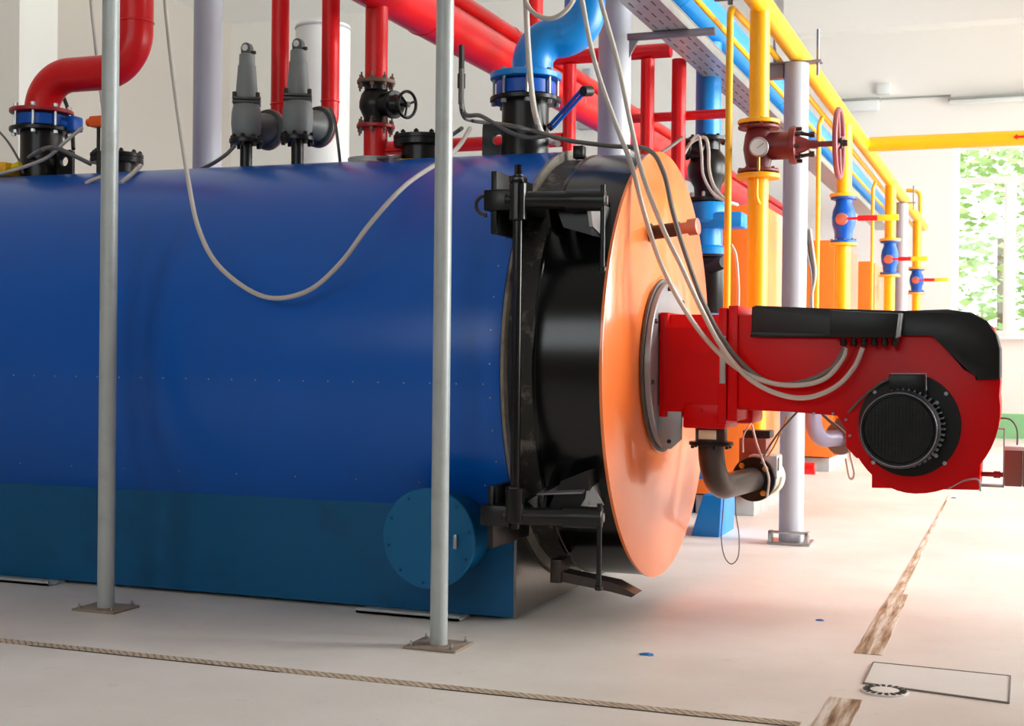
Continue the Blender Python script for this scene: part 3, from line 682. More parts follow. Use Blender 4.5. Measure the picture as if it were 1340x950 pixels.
# ------------------------------------------------------------ red riser at the left
def flange(bm, c, ax, r, t): return lathe(bm, [(r - .004, -t / 2), (r, -t / 2 + .004), (r, t / 2 - .004), (r - .004, t / 2)], c, ax, 44)
def wafer_valve(x, zlow, zhigh, lb, lever=False):
    t = thing('butterfly_valve', lb, 'valve', (x, YA, zlow))
    bm = B(); lathe(bm, [(.155, 0.004), (.17, .012), (.17, zhigh - zlow - .012), (.155, zhigh - zlow - .004)], (x, YA, zlow), (0, 0, 1), 40); b_ = obj('body', bm, 'valve_blue', t)
    zm = (zlow + zhigh) / 2
    for k in range(8):
        tt = 2 * PI * (k + .5) / 8; px_, py_ = x + .182 * math.cos(tt), YA + .182 * math.sin(tt)
        bm = B(); cyl(bm, (px_, py_, zlow - .045), (px_, py_, zhigh + .05), .0085, 8)
        lathe(bm, [(.016, 0), (.016, .02)], (px_, py_, zlow - .05), (0, 0, 1), 6); lathe(bm, [(.016, 0), (.016, .02)], (px_, py_, zhigh + .034), (0, 0, 1), 6); obj('tie_bolt', bm, 'steel', t)
    return t, zm
zA, zB = zf1, at(60, 150, Y=YA).z
t, zm = wafer_valve(XN1, zf1, zB, 'blue butterfly valve clamped below the red elbow pipe')
bm = B(); cyl(bm, (XN1 + .15, YA, zm - .02), (XN1 + .22, YA + .05, zm - .03), .035, 16, .004); box(bm, (XN1 + .19, YA + .0, zm - .07), (XN1 + .26, YA + .1, zm + .03), .012); obj('gearbox', bm, 'valve_blue', t)
rp_ = thing('red_riser', 'thick red S-bend pipe rising behind the thin grey post near a butterfly valve', 'pipe', (XN1, YA, zB))
Pm = at(178, 10, Y=YA); zh = at(110, 97, Y=YA).z
bm = B(); tube(bm, fillet([(XN1, YA, zB + .02), (XN1, YA, zh), (Pm.x, YA, zh), (Pm.x, YA, 8.15)], [.27, .26], 14), .112, 36); obj('pipe', bm, 'pipe_red', rp_)
bm = B(); flange(bm, (XN1, YA, zB + .016), (0, 0, 1), .205, .026); fl = obj('flange', bm, 'deep_red', rp_)
bm = B(); lathe(bm, [(.1135, 0), (.117, .004), (.117, .008), (.1135, .012)], (Pm.x, YA, zh + .3), (0, 0, 1), 36, False); obj('weld_bead', bm, 'pipe_red', rp_)
# black hoses behind it
bm = B(); tube(bm, smooth([at(80, 120, Y=7.7), at(88, 140, Y=7.7), at(94, 165, Y=7.6), at(96, 195, Y=7.5)], 6), .014, 10); tag(obj('hose', bm, 'cable_black'), 'black hose hanging behind the red elbow pipe flange', 'hose')
# yellow actuator at the left edge
p = at(5, 222, Y=7.15); bm = B(); box(bm, (p.x - .14, 7.05, 2.47), (p.x + .1, 7.25, p.z + .04), .03)
ya = thing('yellow_actuator', 'yellow actuator box at the edge of the picture beside the black riser', 'actuator', (p.x, 7.15, 2.47)); obj('housing', bm, 'pipe_yellow', ya)
bm = B(); cyl(bm, (p.x + .1, 7.12, 2.53), (p.x + .16, 7.12, 2.55), .025, 14, .004); obj('cap', bm, 'lever_yellow', ya)

# ------------------------------------------------------------ safety valves
def safety(u, lb, ured, vred):
    x = at(u, 214, Y=YA).x; t = thing('safety_valve', lb, 'safety valve', (x, YA, 2.47), None)
    R_ = at(ured, vred, Y=7.62); d = V((R_.x - x, R_.y - YA, 0)); L_ = d.length; d.normalize()
    bm = B(); cyl(bm, (x, YA, 2.45), (x, YA, 2.64), .038, 24); obj('inlet_pipe', bm, 'black_iron', t)
    bm = B(); flange(bm, (x, YA, 2.655), (0, 0, 1), .105, .03); f1 = obj('inlet_flange', bm, 'black_iron', t); bolts((x, YA, 2.655), (0, 0, 1), .088, 8, .013, .075, 'black_iron', f1, .3)
    bm = B(); lathe(bm, [(.07, 0), (.088, .03), (.095, .09), (.092, .16), (.08, .21)], (x, YA, 2.672), (0, 0, 1), 32); b_ = obj('body', bm, 'valve_grey', t)
    zo = 2.76
    bm = B(); lathe(bm, [(.06, .02), (.08, .1), (.098, .16), (.1, .19)], (x, YA, zo), d, 30); obj('outlet', bm, 'valve_grey_dark', t)
    bm = B(); lathe(bm, [(.122, 0), (.126, .004), (.126, .016), (.12, .02)], V((x, YA, zo)) + d * .19, d, 40); obj('outlet_flange', bm, 'valve_grey_dark', t)
    bm = B(); lathe(bm, [(.125, 0), (.131, .002), (.131, .012), (.125, .014)], V((x, YA, zo)) + d * .2105, d, 40); obj('outlet_gasket', bm, 'pink_gasket', t)
    bm = B(); rot = Matrix.Rotation(.5, 3, 'Z'); box(bm, (x - .085, YA - .085, 2.882), (x + .085, YA + .085, 2.9), .012, rot); box(bm, (x - .085, YA - .085, 2.904), (x + .085, YA + .085, 2.922), .012, rot); f2 = obj('bonnet_flange', bm, 'valve_grey_dark', t)
    for k in range(4):
        a_ = .5 + PI / 4 + PI / 2 * k; bolt((x + .1 * math.cos(a_), YA + .1 * math.sin(a_), 2.935), (0, 0, 1), .013, .03, 'dark_steel', f2)
    bm = B(); lathe(bm, [(.07, 0), (.068, .03), (.056, .19), (.056, .2), (.05, .21), (.048, .27), (.044, .275)], (x, YA, 2.922), (0, 0, 1), 30); obj('bonnet', bm, 'valve_grey', t)
    bm = B(); prism(bm, [(x + .034 * math.cos(math.radians(a)) , 0, 3.235 + .034 * math.sin(math.radians(a))) for a in range(0, 181, 20)] + [(x - .034, 0, 3.195), (x + .034, 0, 3.195)], 'y', YA - .02, YA + .02, .005); cp = obj('cap', bm, 'valve_grey_dark', t)
    bm = B(); cyl(bm, (x - .004, YA - .022, 3.236), (x - .004, YA + .022, 3.236), .02, 20); obj('cap_eye', bm, 'lamp_white', cp); bm = B(); cyl(bm, (x + .03, YA, 3.205), (x + .058, YA, 3.205), .012, 12); obj('lever_pin', bm, 'dark_steel', cp)
    return R_, V((x, YA, zo)) + d * .222, d, zo
for (u, ur, vr, lb, lb2) in ((322, 366, 130, 'grey safety valve nearer the thick grey column on the boiler crown', 'red vent pipe rising between the two grey safety valves'),
                             (389, 432, 130, 'grey safety valve nearer the black globe valve on the boiler crown', 'red vent pipe rising between a grey safety valve and the black globe valve')):
    R_, st, d, zo = safety(u, lb, ur, vr)
    vp = thing('red_vent_pipe', lb2, 'pipe', (R_.x, R_.y, zo)); e = V((R_.x, R_.y, zo))
    bm = B(); tube(bm, fillet([st + d * .002, e if (e - st).length > .05 else st + d * .1, V((e.x, e.y, 8.15))], .1, 12), .057, 28); obj('pipe', bm, 'pipe_red', vp)
    bm = B(); lathe(bm, [(.057, 0), (.062, .005), (.062, .01), (.057, .015)], (e.x, e.y, zo + .17), (0, 0, 1), 28, False); obj('weld_bead', bm, 'pipe_red', vp)

# ------------------------------------------------------------ branch with globe valve
XB_ = -3.635
sb = thing('red_stub', 'short red pipe stub with flange on the boiler crown under the black globe valve', 'pipe', (XB_, YA, 2.47))
z1 = at(493, 166, Y=YA).z; z2 = at(493, 108, Y=YA).z
bm = B(); cyl(bm, (XB_, YA, 2.47), (XB_, YA, z1 - .01), .072, 32); obj('pipe', bm, 'pipe_red', sb)
bm = B(); cyl(bm, (XB_ + .06, YA, 2.56), (XB_ + .2, YA, 2.56), .018, 12); cyl(bm, (XB_ + .19, YA, 2.48), (XB_ + .19, YA, 2.58), .018, 12); obj('side_branch', bm, 'pipe_red', sb)
bm = B(); flange(bm, (XB_, YA, z1), (0, 0, 1), .115, .024); f1 = obj('flange', bm, 'deep_red', sb); bolts((XB_, YA, z1), (0, 0, 1), .1, 8, .012, .06, 'brown_flange', f1, .2, .05)
gb = thing('globe_valve', 'black globe valve with side handwheel between two flanges on the red pipe', 'valve', (XB_, YA, z1 + .012))
H = z2 - z1
bm = B(); lathe(bm, [(.07, .013), (.075, .03), (.072, .05), (.09, .09), (.1, H * .42), (.1, H * .55), (.088, H * .72), (.07, H * .82), (.072, H - .013)], (XB_, YA, z1), (0, 0, 1), 36); obj('body', bm, 'black_iron', gb)
bd = V((.94, -.3, -.1)).normalized(); c0 = V((XB_, YA, z1 + H * .5))
bm = B(); lathe(bm, [(.07, .05), (.068, .13), (.082, .132), (.082, .16), (.06, .164), (.045, .2), (.03, .205), (.012, .21), (.012, .27)], c0, bd, 30); obj('bonnet', bm, 'black_iron', gb)
def handwheel(bm, c, ax, R, r, spokes=4, hub=.02):
    a, b, ax = frame(ax); c = V(c)
    tube(bm, [c + a * (R * math.cos(2 * PI * k / 40)) + b * (R * math.sin(2 * PI * k / 40)) for k in range(40)], r, 10, True)
    return a, b, ax
wc = c0 + bd * .255
bm = B(); a, b, _ = handwheel(bm, wc, bd, .076, .0095)
for k in range(3):
    dv = a * math.cos(2 * PI * k / 3 + .4) + b * math.sin(2 * PI * k / 3 + .4); tube(bm, [wc, wc + dv * .076], .007, 8)
lathe(bm, [(.018, -.012), (.018, .012)], wc, bd, 14); obj('handwheel', bm, 'black_iron', gb)
# red main header and its branch
XRH, ZRH = -3.635, 3.545
ybr = 7.6
rd = thing('red_header', 'thick red main pipe running overhead to the back of the hall', 'pipe', (XRH, 14, ZRH))
p1 = at(448, 5, X=XRH); p2 = at(640, 0, X=XRH)
zb_ = p1.z
zc_ = ZRH
bm = B(); cyl(bm, (XRH, 5.8, zc_), (XRH, 23.9, zc_), .145, 48); obj('pipe', bm, 'pipe_red', rd)
for y in (7.95, 11.0, 15.5):
    bm = B(); lathe(bm, [(.145, 0), (.15, .006), (.15, .014), (.145, .02)], (XRH, y, zc_), (0, 1, 0), 48, False); obj('weld_bead', bm, 'pipe_red', rd)
rb = thing('red_branch_pipe', 'red pipe dropping from the thick overhead pipe to the black globe valve', 'pipe', (XB_, YA, z2))
XRB = XB_
bm = B(); cyl(bm, (XB_, YA, z2 + .012), (XB_, YA, zc_ - .12), .068, 30); obj('pipe', bm, 'pipe_red', rb)
bm = B(); flange(bm, (XB_, YA, z2), (0, 0, 1), .115, .024); f1 = obj('flange', bm, 'brown_flange', rb); bolts((XB_, YA, z2), (0, 0, 1), .1, 8, .012, .06, 'brown_flange', f1, .2, .05)
# thinner red pipe above it
bm = B(); cyl(bm, (-3.6, 6.4, 3.752), (-3.6, 23.9, 3.752), .05, 30)
for y in (9.5, 13): lathe(bm, [(.05, 0), (.055, .006), (.055, .012), (.05, .018)], (-3.6, y, 3.752), (0, 1, 0), 30, False)
tag(obj('red_overhead_pipe', bm, 'pipe_red'), 'thinner red pipe running above the thick red overhead pipe', 'pipe')
# red rack behind the boiler
def vbar(name, u, Y, z0_, z1_, r, lb, m='pipe_red'):
    p = at(u, 150, Y=Y); bm = B(); cyl(bm, (p.x, Y, z0_), (p.x, Y, z1_), r, 24); return tag(obj(name, bm, m), lb, 'pipe'), p.x
def zat(v, Y, u=800): return at(u, v, Y=Y).z
zr1, zr2 = zat(71, 9.9), zat(148, 9.9, 890)
vbar('red_upright_pipe', 745, 9.9, .0, zr1 - .06, .052, 'red upright pipe between the blue elbow flange and the thick grey column')
vbar('red_upright_pipe', 847, 9.9, .0, zr1 - .06, .052, 'red upright pipe just past the thick grey column with the tray bracket')
vbar('red_upright_pipe', 888, 9.9, .0, zat(78, 9.9, 888), .054, 'red upright pipe under the cable tray next to the blue drop pipe')
bm = B(); cyl(bm, (at(698, 71, Y=9.9).x, 9.9, zr1), (at(878, 71, Y=9.9).x, 9.9, zr1), .055, 24); tag(obj('red_cross_pipe', bm, 'pipe_red'), 'upper red crosswise pipe passing behind the thick grey column', 'pipe')
bm = B(); cyl(bm, (at(820, 148, Y=10.05).x, 10.02, zr2), (at(958, 148, Y=10.05).x, 10.02, zr2), .036, 20); tag(obj('red_cross_pipe', bm, 'pipe_red'), 'lower thin red crosswise pipe behind the two red uprights', 'pipe')
zr3 = zat(188, 9.9, 630); bm = B(); cyl(bm, (-4.9, 9.9, zr3), (at(745, 188, Y=9.9).x - .05, 9.9, zr3), .055, 24); tag(obj('red_cross_pipe', bm, 'pipe_red'), 'low red crosswise pipe seen behind the black hatch and riser', 'pipe')
bm = B(); p = at(699, 10, Y=10.6); cyl(bm, (p.x, 10.6, 0), (p.x, 10.6, 8.15), .075, 24); tag(obj('red_upright_pipe', bm, 'pipe_red'), 'red upright pipe above and behind the blue elbow', 'pipe')

# ------------------------------------------------------------ blue riser at the right end
zB2 = at(693, 106, Y=YA).z
t, zm = wafer_valve(XN2, zf2, zB2, 'blue butterfly valve with raised lever under the blue elbow pipe')
lv0 = at(722, 165, Y=YA - .02); lv1 = at(764, 118, Y=YA - .02)
bm = B(); cyl(bm, (XN2 + .15, YA - .02, lv0.z - .01), lv0, .022, 12); obj('stem', bm, 'black_iron', t)
dl = (lv1 - lv0).normalized(); bm = B()
for s in (-.012, .012):
    o_ = dl.cross(V((0, 1, 0))) * s; tube(bm, [lv0 + o_, lv1 + o_], .011, 8)
obj('lever', bm, 'valve_blue', t)
bm = B(); cyl(bm, lv1 + V((0, -.02, -.01)), lv1 + V((.03, .04, .0)), .03, 14, .004); obj('lever_knob', bm, 'cable_black', t)
br = thing('blue_riser', 'thick blue S-bend pipe with flange above the black riser near the orange door', 'pipe', (XN2, YA, zB2))
Pm = at(768, 0, Y=7.5); zh = at(735, 48, Y=YA).z
bm = B(); tube(bm, fillet([(XN2 + .04, YA, zB2 + .02), (XN2 + .04, YA, zh), (Pm.x + .02, YA + .1, zh + .02), (Pm.x + .02, YA + .1, 8.15)], [.2, .17], 14), .118, 40); obj('pipe', bm, 'pipe_blue', br)
bm = B(); flange(bm, (XN2, YA, zB2 + .022), (0, 0, 1), .205, .036); obj('flange', bm, 'pipe_blue', br)
# blue header, drop with check valve and pump
XBH, ZBH = -2.3, 3.93
bm = B(); cyl(bm, (XBH, 7.9, ZBH), (XBH, 23.9, ZBH), .165, 44)
bh = thing('blue_header', 'thick blue pipe running overhead above the cable tray to the back', 'pipe', (XBH, 14, ZBH)); obj('pipe', bm, 'pipe_blue', bh)
for y in (9.2, 13.2):
    bm = B(); lathe(bm, [(.165, 0), (.17, .006), (.17, .012), (.165, .018)], (XBH, y, ZBH), (0, 1, 0), 44, False); obj('weld_bead', bm, 'pipe_blue', bh)
YD = 10.35; XD = at(927, 140, Y=YD).x
def zz(v): return at(927, v, Y=YD).z
bm = B(); cyl(bm, (XD, YD, zz(178)), (XD, YD, ZBH - .16), .098, 32); bd_ = thing('blue_drop_pipe', 'blue pipe dropping from the overhead pipe to the black check valve', 'pipe', (XD, YD, zz(178))); obj('pipe', bm, 'pipe_blue', bd_)
ck = thing('check_valve', 'round bodied black valve with looped cables behind the orange door edge', 'valve', (XD, YD, zz(262)))
bm = B(); flange(bm, (XD, YD, zz(183)), (0, 0, 1), .16, .03); fk = obj('flange', bm, 'black_iron', ck); bolts((XD, YD, zz(183)), (0, 0, 1), .14, 8, .014, .06, 'black_iron', fk)
bm = B(); lathe(bm, [(.1, 0), (.105, zz(245) - zz(262)), (.15, zz(232) - zz(262)), (.16, zz(220) - zz(262)), (.13, zz(205) - zz(262)), (.095, zz(197) - zz(262)), (.095, zz(186) - zz(262))], (XD, YD, zz(262)), (0, 0, 1), 36); obj('body', bm, 'black_iron', ck)
q = at(903, 195, Y=YD - .1); bm = B(); cyl(bm, (XD - .02, YD - .08, q.z - .03), q, .07, 24, .01); cyl(bm, q, q + V((-.05, -.02, .0)), .085, 24, .01); obj('cap', bm, 'black_iron', ck)
bm = B(); flange(bm, (XD, YD, zz(262)), (0, 0, 1), .165, .03); f2 = obj('flange', bm, 'black_iron', ck); bolts((XD, YD, zz(258)), (0, 0, 1), .14, 8, .014, .06, 'steel', f2)
pm = thing('pump', 'bright blue pump standing on a blue flared foot behind the orange door', 'pump', (XD, YD, 0))
bm = B(); lathe(bm, [(.15, 0), (.16, .05), (.12, .07), (.12, .2), (.17, .26), (.17, .36), (.15, .4)], (XD, YD, zz(266) - .4), (0, 0, 1), 36); box(bm, (XD - .05, YD - .15, zz(300)), (XD + .3, YD + .1, zz(280)), .02); obj('pump_body', bm, 'pipe_blue', pm)
bm = B(); lathe(bm, [(.12, 0), (.125, .01), (.125, .42), (.1, .44)], (XD + .03, YD, zz(410)), (0, 0, 1), 32); obj('pump_motor', bm, 'black_iron', pm)
bm = B(); cyl(bm, (XD + .05, YD - .1, zz(351)), at(948, 343, Y=YD - .25), .05, 18, .005); obj('junction_cap', bm, 'cable_black', pm)
bm = B(); cyl(bm, (XD, YD, .4), (XD, YD, zz(410)), .1, 28); obj('column', bm, 'pipe_blue', pm)
f0, f1_ = at(904, 701, Y=9.95), at(941, 701, Y=9.95); t0, t1 = at(920, 648, Y=9.95), at(944, 648, Y=9.95)
bm = B(); prism(bm, [(f0.x, 0, 0), (f1_.x, 0, 0), (t1.x, 0, t1.z), (t0.x, 0, t0.z)], 'y', 9.95, 10.5, .006); obj('foot', bm, 'pipe_blue', pm)

# ------------------------------------------------------------ cable tray + bracket
ZT = 3.5; XT0, XT1 = -2.31, -2.07
tr = thing('cable_tray', 'perforated metal cable tray running along under the blue overhead pipe', 'cable tray', (-2.2, 14, ZT))
bm = B(); box(bm, (XT0, 7.2, ZT), (XT1, 23.5, ZT + .004)); obj('tray_floor', bm, 'tray_metal', tr)
for x in (XT0, XT1 - .004):
    bm = B(); box(bm, (x, 7.2, ZT + .004), (x + .004, 23.5, ZT + .07)); box(bm, (x - .006, 7.2, ZT + .066), (x + .010, 23.5, ZT + .072)); obj('side_rail', bm, 'tray_metal', tr)
def slot(x, y): 
    bm = B(); box(bm, (x, y, ZT - .0015), (x + .012, y + .11, ZT + .0002)); return bm
for k in range(33):
    for j, x in enumerate((XT0 + .04, XT0 + .11, XT0 + .18)):
        o = obj('slot', slot(x, 7.6 + .19 * k + (j % 2) * .09), 'slot_grey', tr)
for k in range(5):
    bm = B(); x = XT0 + .03 + .045 * k
    tube(bm, smooth([(x + random.uniform(-.01, .01), y, ZT + .004 + .011) for y in range(7, 24, 2)], 3), .011, 8); tag(obj('cable', bm, random.choice(['cable_grey', 'cable_dark', 'cable_pale'])), 'cable lying in the overhead tray with others like it', 'cable', 'cables lying in the overhead tray')
bk0, bk1 = at(824, 47, Y=8.75), at(936, 40, Y=8.75)
bm = B(); box(bm, (bk0.x - .01, 8.72, ZT - .046), (bk1.x, 8.77, ZT - .003), .003); bkt = thing('tray_bracket', 'grey steel bracket arm on the thick column carrying the cable tray', 'bracket', (xc2, 8.75, ZT - .04)); obj('arm', bm, 'strut_metal', bkt)
bm = B(); prism(bm, [(bk0.x, 0, ZT - .05), (bk0.x + .06, 0, ZT - .05), (bk0.x, 0, ZT - .16)], 'y', 8.735, 8.755); obj('gusset', bm, 'strut_metal', bkt)

# ------------------------------------------------------------ yellow gas line
ZY = at(1040, 76, Y=9.8).z
ZY = zc1 + .012 + .073
yh = thing('yellow_header', 'thick yellow pipe running overhead on grey columns to the back wall', 'pipe', (XH, 14, ZY))
bm = B(); cyl(bm, (XH, 7.0, ZY), (XH, 23.6, ZY), .07, 32); obj('pipe', bm, 'pipe_yellow', yh)
YG = at(995, 100, X=XH).y
yb2 = thing('yellow_branch_pipe', 'yellow pipe crossing level from the overhead pipe toward the windowed side', 'pipe', (XH, 14.3, ZY))
bm = B(); cyl(bm, (XH + .06, 14.35, ZY), (XR, 14.35, ZY), .075, 32); obj('pipe', bm, 'pipe_yellow', yb2)
p = at(1333, 173, Y=14.27)
bm = B(); prism(bm, [(p.x - .05, 0, ZY), (p.x - .01, 0, ZY + .03), (p.x - .01, 0, ZY + .012), (p.x + .14, 0, ZY + .012), (p.x + .14, 0, ZY - .012), (p.x - .01, 0, ZY - .012), (p.x - .01, 0, ZY - .03)], 'y', 14.272, 14.278); obj('flow_arrow', bm, 'pipe_red', yb2, label='red flow arrow')
# the near drop with gate valve
YG = 8.41
def zg(v): return at(996, v, Y=YG).z
yd = thing('yellow_drop_pipe', 'thick yellow drop pipe with flange above the brown gate valve', 'pipe', (XH, YG, zg(160)))
bm = B(); cyl(bm, (XH, YG, zg(160)), (XH, YG, ZY - .05), .062, 32); obj('pipe', bm, 'pipe_yellow', yd)
bm = B(); flange(bm, (XH, YG, zg(160)), (0, 0, 1), .13, .026); f1 = obj('flange', bm, 'pipe_yellow', yd); bolts((XH, YG, zg(163)), (0, 0, 1), .11, 8, .012, .06, 'valve_brown', f1, .3)
gt = thing('gate_valve', 'brown gate valve with round pink-brown handwheel between yellow flanges', 'valve', (XH, YG, zg(224)))
bm = B(); flange(bm, (XH, YG, zg(167)), (0, 0, 1), .128, .02); obj('end_flange', bm, 'valve_brown', gt); bm = B(); flange(bm, (XH, YG, zg(224)), (0, 0, 1), .128, .02); obj('end_flange', bm, 'valve_brown', gt)
za = zg(224)
bm = B(); lathe(bm, [(.07, .01), (.085, .08), (.095, (zg(195) - za)), (.085, zg(178) - za), (.07, zg(169) - za)], (XH, YG, za), (0, 0, 1), 32); zv = zg(192)
lathe(bm, [(.085, .02), (.085, .2)], (XH, YG, zv), (1, 0, 0), 28); obj('body', bm, 'valve_brown', gt)
xb = at(1038, 192, Y=YG).x
bm = B(); lathe(bm, [(.112, -.018), (.116, -.012), (.116, 0), (.116, .003), (.116, .018), (.11, .022)], (xb, YG, zv), (1, 0, 0), 36); bfl = obj('bonnet_flange', bm, 'valve_brown', gt); bolts((xb + .03, YG, zv), (1, 0, 0), .098, 8, .013, .05, 'dark_steel', bfl, .2)
xw = at(1098, 192, Y=YG).x
bm = B(); lathe(bm, [(.06, .02), (.04, .08), (.026, .1), (.026, .15), (.018, .152), (.018, xw - xb + .03)], (xb, YG, zv), (1, 0, 0), 24); obj('stem', bm, 'valve_brown', gt)
for s in (-1, 1):
    bm = B(); cyl(bm, (xb + .02, YG, zv + s * .075), (xb + .13, YG, zv + s * .055), .012, 10); lathe(bm, [(.02, 0), (.02, .03)], (xb + .1, YG, zv + s * .06), (1, 0, 0), 6); obj('gland_stud', bm, 'dark_steel', gt)
wc = V((xw, YG, zv)); bm = B(); a, b, _ = handwheel(bm, wc, (1, 0, 0), .205, .016)
for k in range(4):
    dv = a * math.cos(PI / 2 * k + .35) + b * math.sin(PI / 2 * k + .35); tube(bm, [wc, wc + dv * .2], .011, 8)
hw = obj('handwheel', bm, 'wheel_pink', gt); bm = B(); lathe(bm, [(.034, -.03), (.034, .02), (.02, .022), (.02, .05)], wc, (1, 0, 0), 16); obj('hub', bm, 'dark_steel', hw)
gg = at(993, 192, Y=YG - .16); pg = thing('pressure_gauge', 'round white faced pressure gauge before the brown gate valve', 'gauge', gg)
gd = V((-.08 - gg.x * .0, -1, -.05)).normalized(); gd = (V((0, 0, 1.9)) - gg); gd.z = 0; gd.normalize()
bm = B(); lathe(bm, [(.055, -.05), (.06, -.045), (.06, -.004), (.054, 0), (.05, -.002), (.05, -.008), (0, -.008)], gg, gd, 36); obj('case', bm, 'steel', pg)
bm = B(); lathe(bm, [(.05, 0), (.05, .001), (0, .001)], gg - gd * .006, gd, 36); df_ = obj('dial', bm, 'gauge_face', pg)
a_, b_, _ = frame(gd); bm = B(); tube(bm, [gg - gd * .003 - a_ * .01 - b_ * .008, gg - gd * .003 + a_ * .03 + b_ * .022], .0018, 6); obj('needle', bm, 'cable_dark', df_)
bm = B(); tube(bm, fillet([gg - gd * .03 + V((0, 0, -.06)), gg - gd * .03 + V((0, 0, -.14)), V((XH + .0, YG - .055, gg.z - .2))], .03, 5), .009, 10); obj('stem', bm, 'brass', pg)
yl = thing('yellow_lower_pipe', 'thick yellow pipe with flange running down behind the burner from the gate valve', 'pipe', (XH, YG, .62))
bm = B(); cyl(bm, (XH, YG, .66), (XH, YG, zg(232)), .064, 32); obj('pipe', bm, 'pipe_yellow', yl)
bm = B(); flange(bm, (XH, YG, zg(231)), (0, 0, 1), .135, .03); f1 = obj('flange', bm, 'pipe_yellow', yl); bolts((XH, YG, zg(226)), (0, 0, 1), .112, 8, .012, .06, 'valve_brown', f1, .3)
bm = B(); p = at(990, 240, Y=YG - .08); tube(bm, smooth([p + V((0, 0, .07)), p, at(990, 258, Y=YG - .085), at(994, 267, Y=YG - .05)], 5), .012, 10); obj('impulse_tube', bm, 'pipe_yellow', yl)
e = DF + dirn * .26; bm = B(); tube(bm, fillet([(XH, YG, .7), (XH, YG, e.z), e], .1, 6), .06, 20); obj('inlet_bend', bm, 'pipe_yellow', yl)
# thin yellow lines
XTn = -1.7
p = at(955, 60, X=XTn); ZTn = at(957, 10, X=XTn).z
tn = thing('thin_yellow_pipe', 'thin yellow pipe bending down beside the thick yellow drop pipe', 'pipe', (XTn, p.y, 1.2))
bm = B(); tube(bm, fillet([(XTn, p.y, 1.0), (XTn, p.y, ZTn), (XTn + .03, p.y + 1.0, ZTn), (XTn + .03, 23.4, ZTn)], .07, 8), .022, 16); obj('pipe', bm, 'pipe_yellow', tn)
bm = B(); cyl(bm, (XTn + .0, p.y, ZTn + .012), (XTn, p.y, ZTn + .16), .016, 10); box(bm, (XTn - .1, p.y - .02, ZTn + .04), (XTn + .25, p.y + .02, ZTn + .055), .002); obj('clip', bm, 'strut_metal', tn)
bm = B(); cyl(bm, (XTn - .1, 7.6, ZTn - .07), (XTn - .1, 23.4, ZTn - .07), .018, 14); tag(obj('thin_yellow_pipe', bm, 'pipe_yellow'), 'thin yellow pipe running level along under the thick yellow overhead pipe', 'pipe')

def gas_drop(yv, vt, vb, u, names, hand):
    """drop pipe with a blue ball valve and red-yellow lever"""
    x = XH; Y = yv
    def z_(v): return at(u, v, Y=Y).z
    t = thing('yellow_drop_pipe', names[0], 'pipe', (x, Y, z_(vt)))
    bm = B(); cyl(bm, (x, Y, z_(vt)), (x, Y, ZY - .05), .068, 28); obj('pipe', bm, 'pipe_yellow', t)
    bm = B(); flange(bm, (x, Y, z_(vt)), (0, 0, 1), .13, .03); obj('flange', bm, 'pipe_yellow', t)
    t = thing('ball_valve', names[1], 'valve', (x, Y, z_(vb)))
    h = z_(vt) - z_(vb) - .03
    bm = B(); lathe(bm, [(.12, 0), (.12, .02), (.08, .03), (.085, h * .25), (.105, h * .4), (.108, h * .55), (.1, h * .7), (.075, h * .85), (.075, h - .025), (.12, h - .02), (.12, h)], (x, Y, z_(vb) + .015), (0, 0, 1), 32); b_ = obj('body', bm, 'valve_blue', t)
    bolts((x, Y, z_(vb) + .015 + h), (0, 0, 1), .105, 8, .012, .05, 'dark_steel', b_, .2); bolts((x, Y, z_(vb) + .025), (0, 0, 1), .105, 8, .012, .05, 'dark_steel', b_, .2)
    zm = z_(hand[0])
    bm = B(); lathe(bm, [(.055, 0), (.055, .03), (.04, .04), (0, .04)], (x - .0, Y - .1, zm), (-.25, -1, 0), 24); obj('stem_cap', bm, 'copper_cap', t)
    x1, x2, x3 = [at(q, hand[0], Y=Y - .14).x for q in hand[1:]]
    bm = B(); tube(bm, [(x + .02, Y - .13, zm), (x1, Y - .14, zm)], .012, 8); box(bm, (x1, Y - .15, zm - .025), (x2, Y - .125, zm + .025), .006); obj('lever', bm, 'pipe_red', t)
    bm = B(); box(bm, (x2, Y - .152, zm - .027), (x3, Y - .123, zm + .027), .006); obj('lever_grip', bm, 'lever_yellow', t)
    t = thing('yellow_lower_pipe', names[2], 'pipe', (x, Y, .7))
    bm = B(); tube(bm, fillet([(-1.98, Y, .8), (x, Y, .8), (x, Y, z_(vb))], .12, 8), .066, 28) if Y > 15 else cyl(bm, (x, Y, .7), (x, Y, z_(vb)), .066, 28); obj('pipe', bm, 'pipe_yellow', t)
    bm = B(); flange(bm, (x, Y, z_(vb)), (0, 0, 1), .13, .026); obj('flange', bm, 'pipe_yellow', t)
    bm = B(); tube(bm, fillet([(XTn + .03, Y - .55, ZTn - .022), (XTn + .0, Y - .55, ZTn - .1), (XTn, Y - .55, .8)], .05, 5), .02, 14); tag(obj('thin_yellow_pipe', bm, 'pipe_yellow'), names[3], 'pipe')
gas_drop(12.75, 256, 320, 1105, ('yellow drop pipe behind the handwheel leading to the biggest blue ball valve', 'blue ball valve just behind the handwheel with long red and yellow lever', 'yellow pipe below the ball valve nearest the handwheel', 'thin yellow pipe beside the ball valve nearest the handwheel'), (288, 1122, 1148, 1176))
gas_drop(17.45, 314, 361, 1164, ('yellow drop pipe in the middle of the row of three drops', 'blue ball valve in the middle of the row with lever level', 'yellow pipe below the middle ball valve of the row', 'thin yellow pipe beside the middle ball valve of the row'), (340, 1175, 1192, 1214))
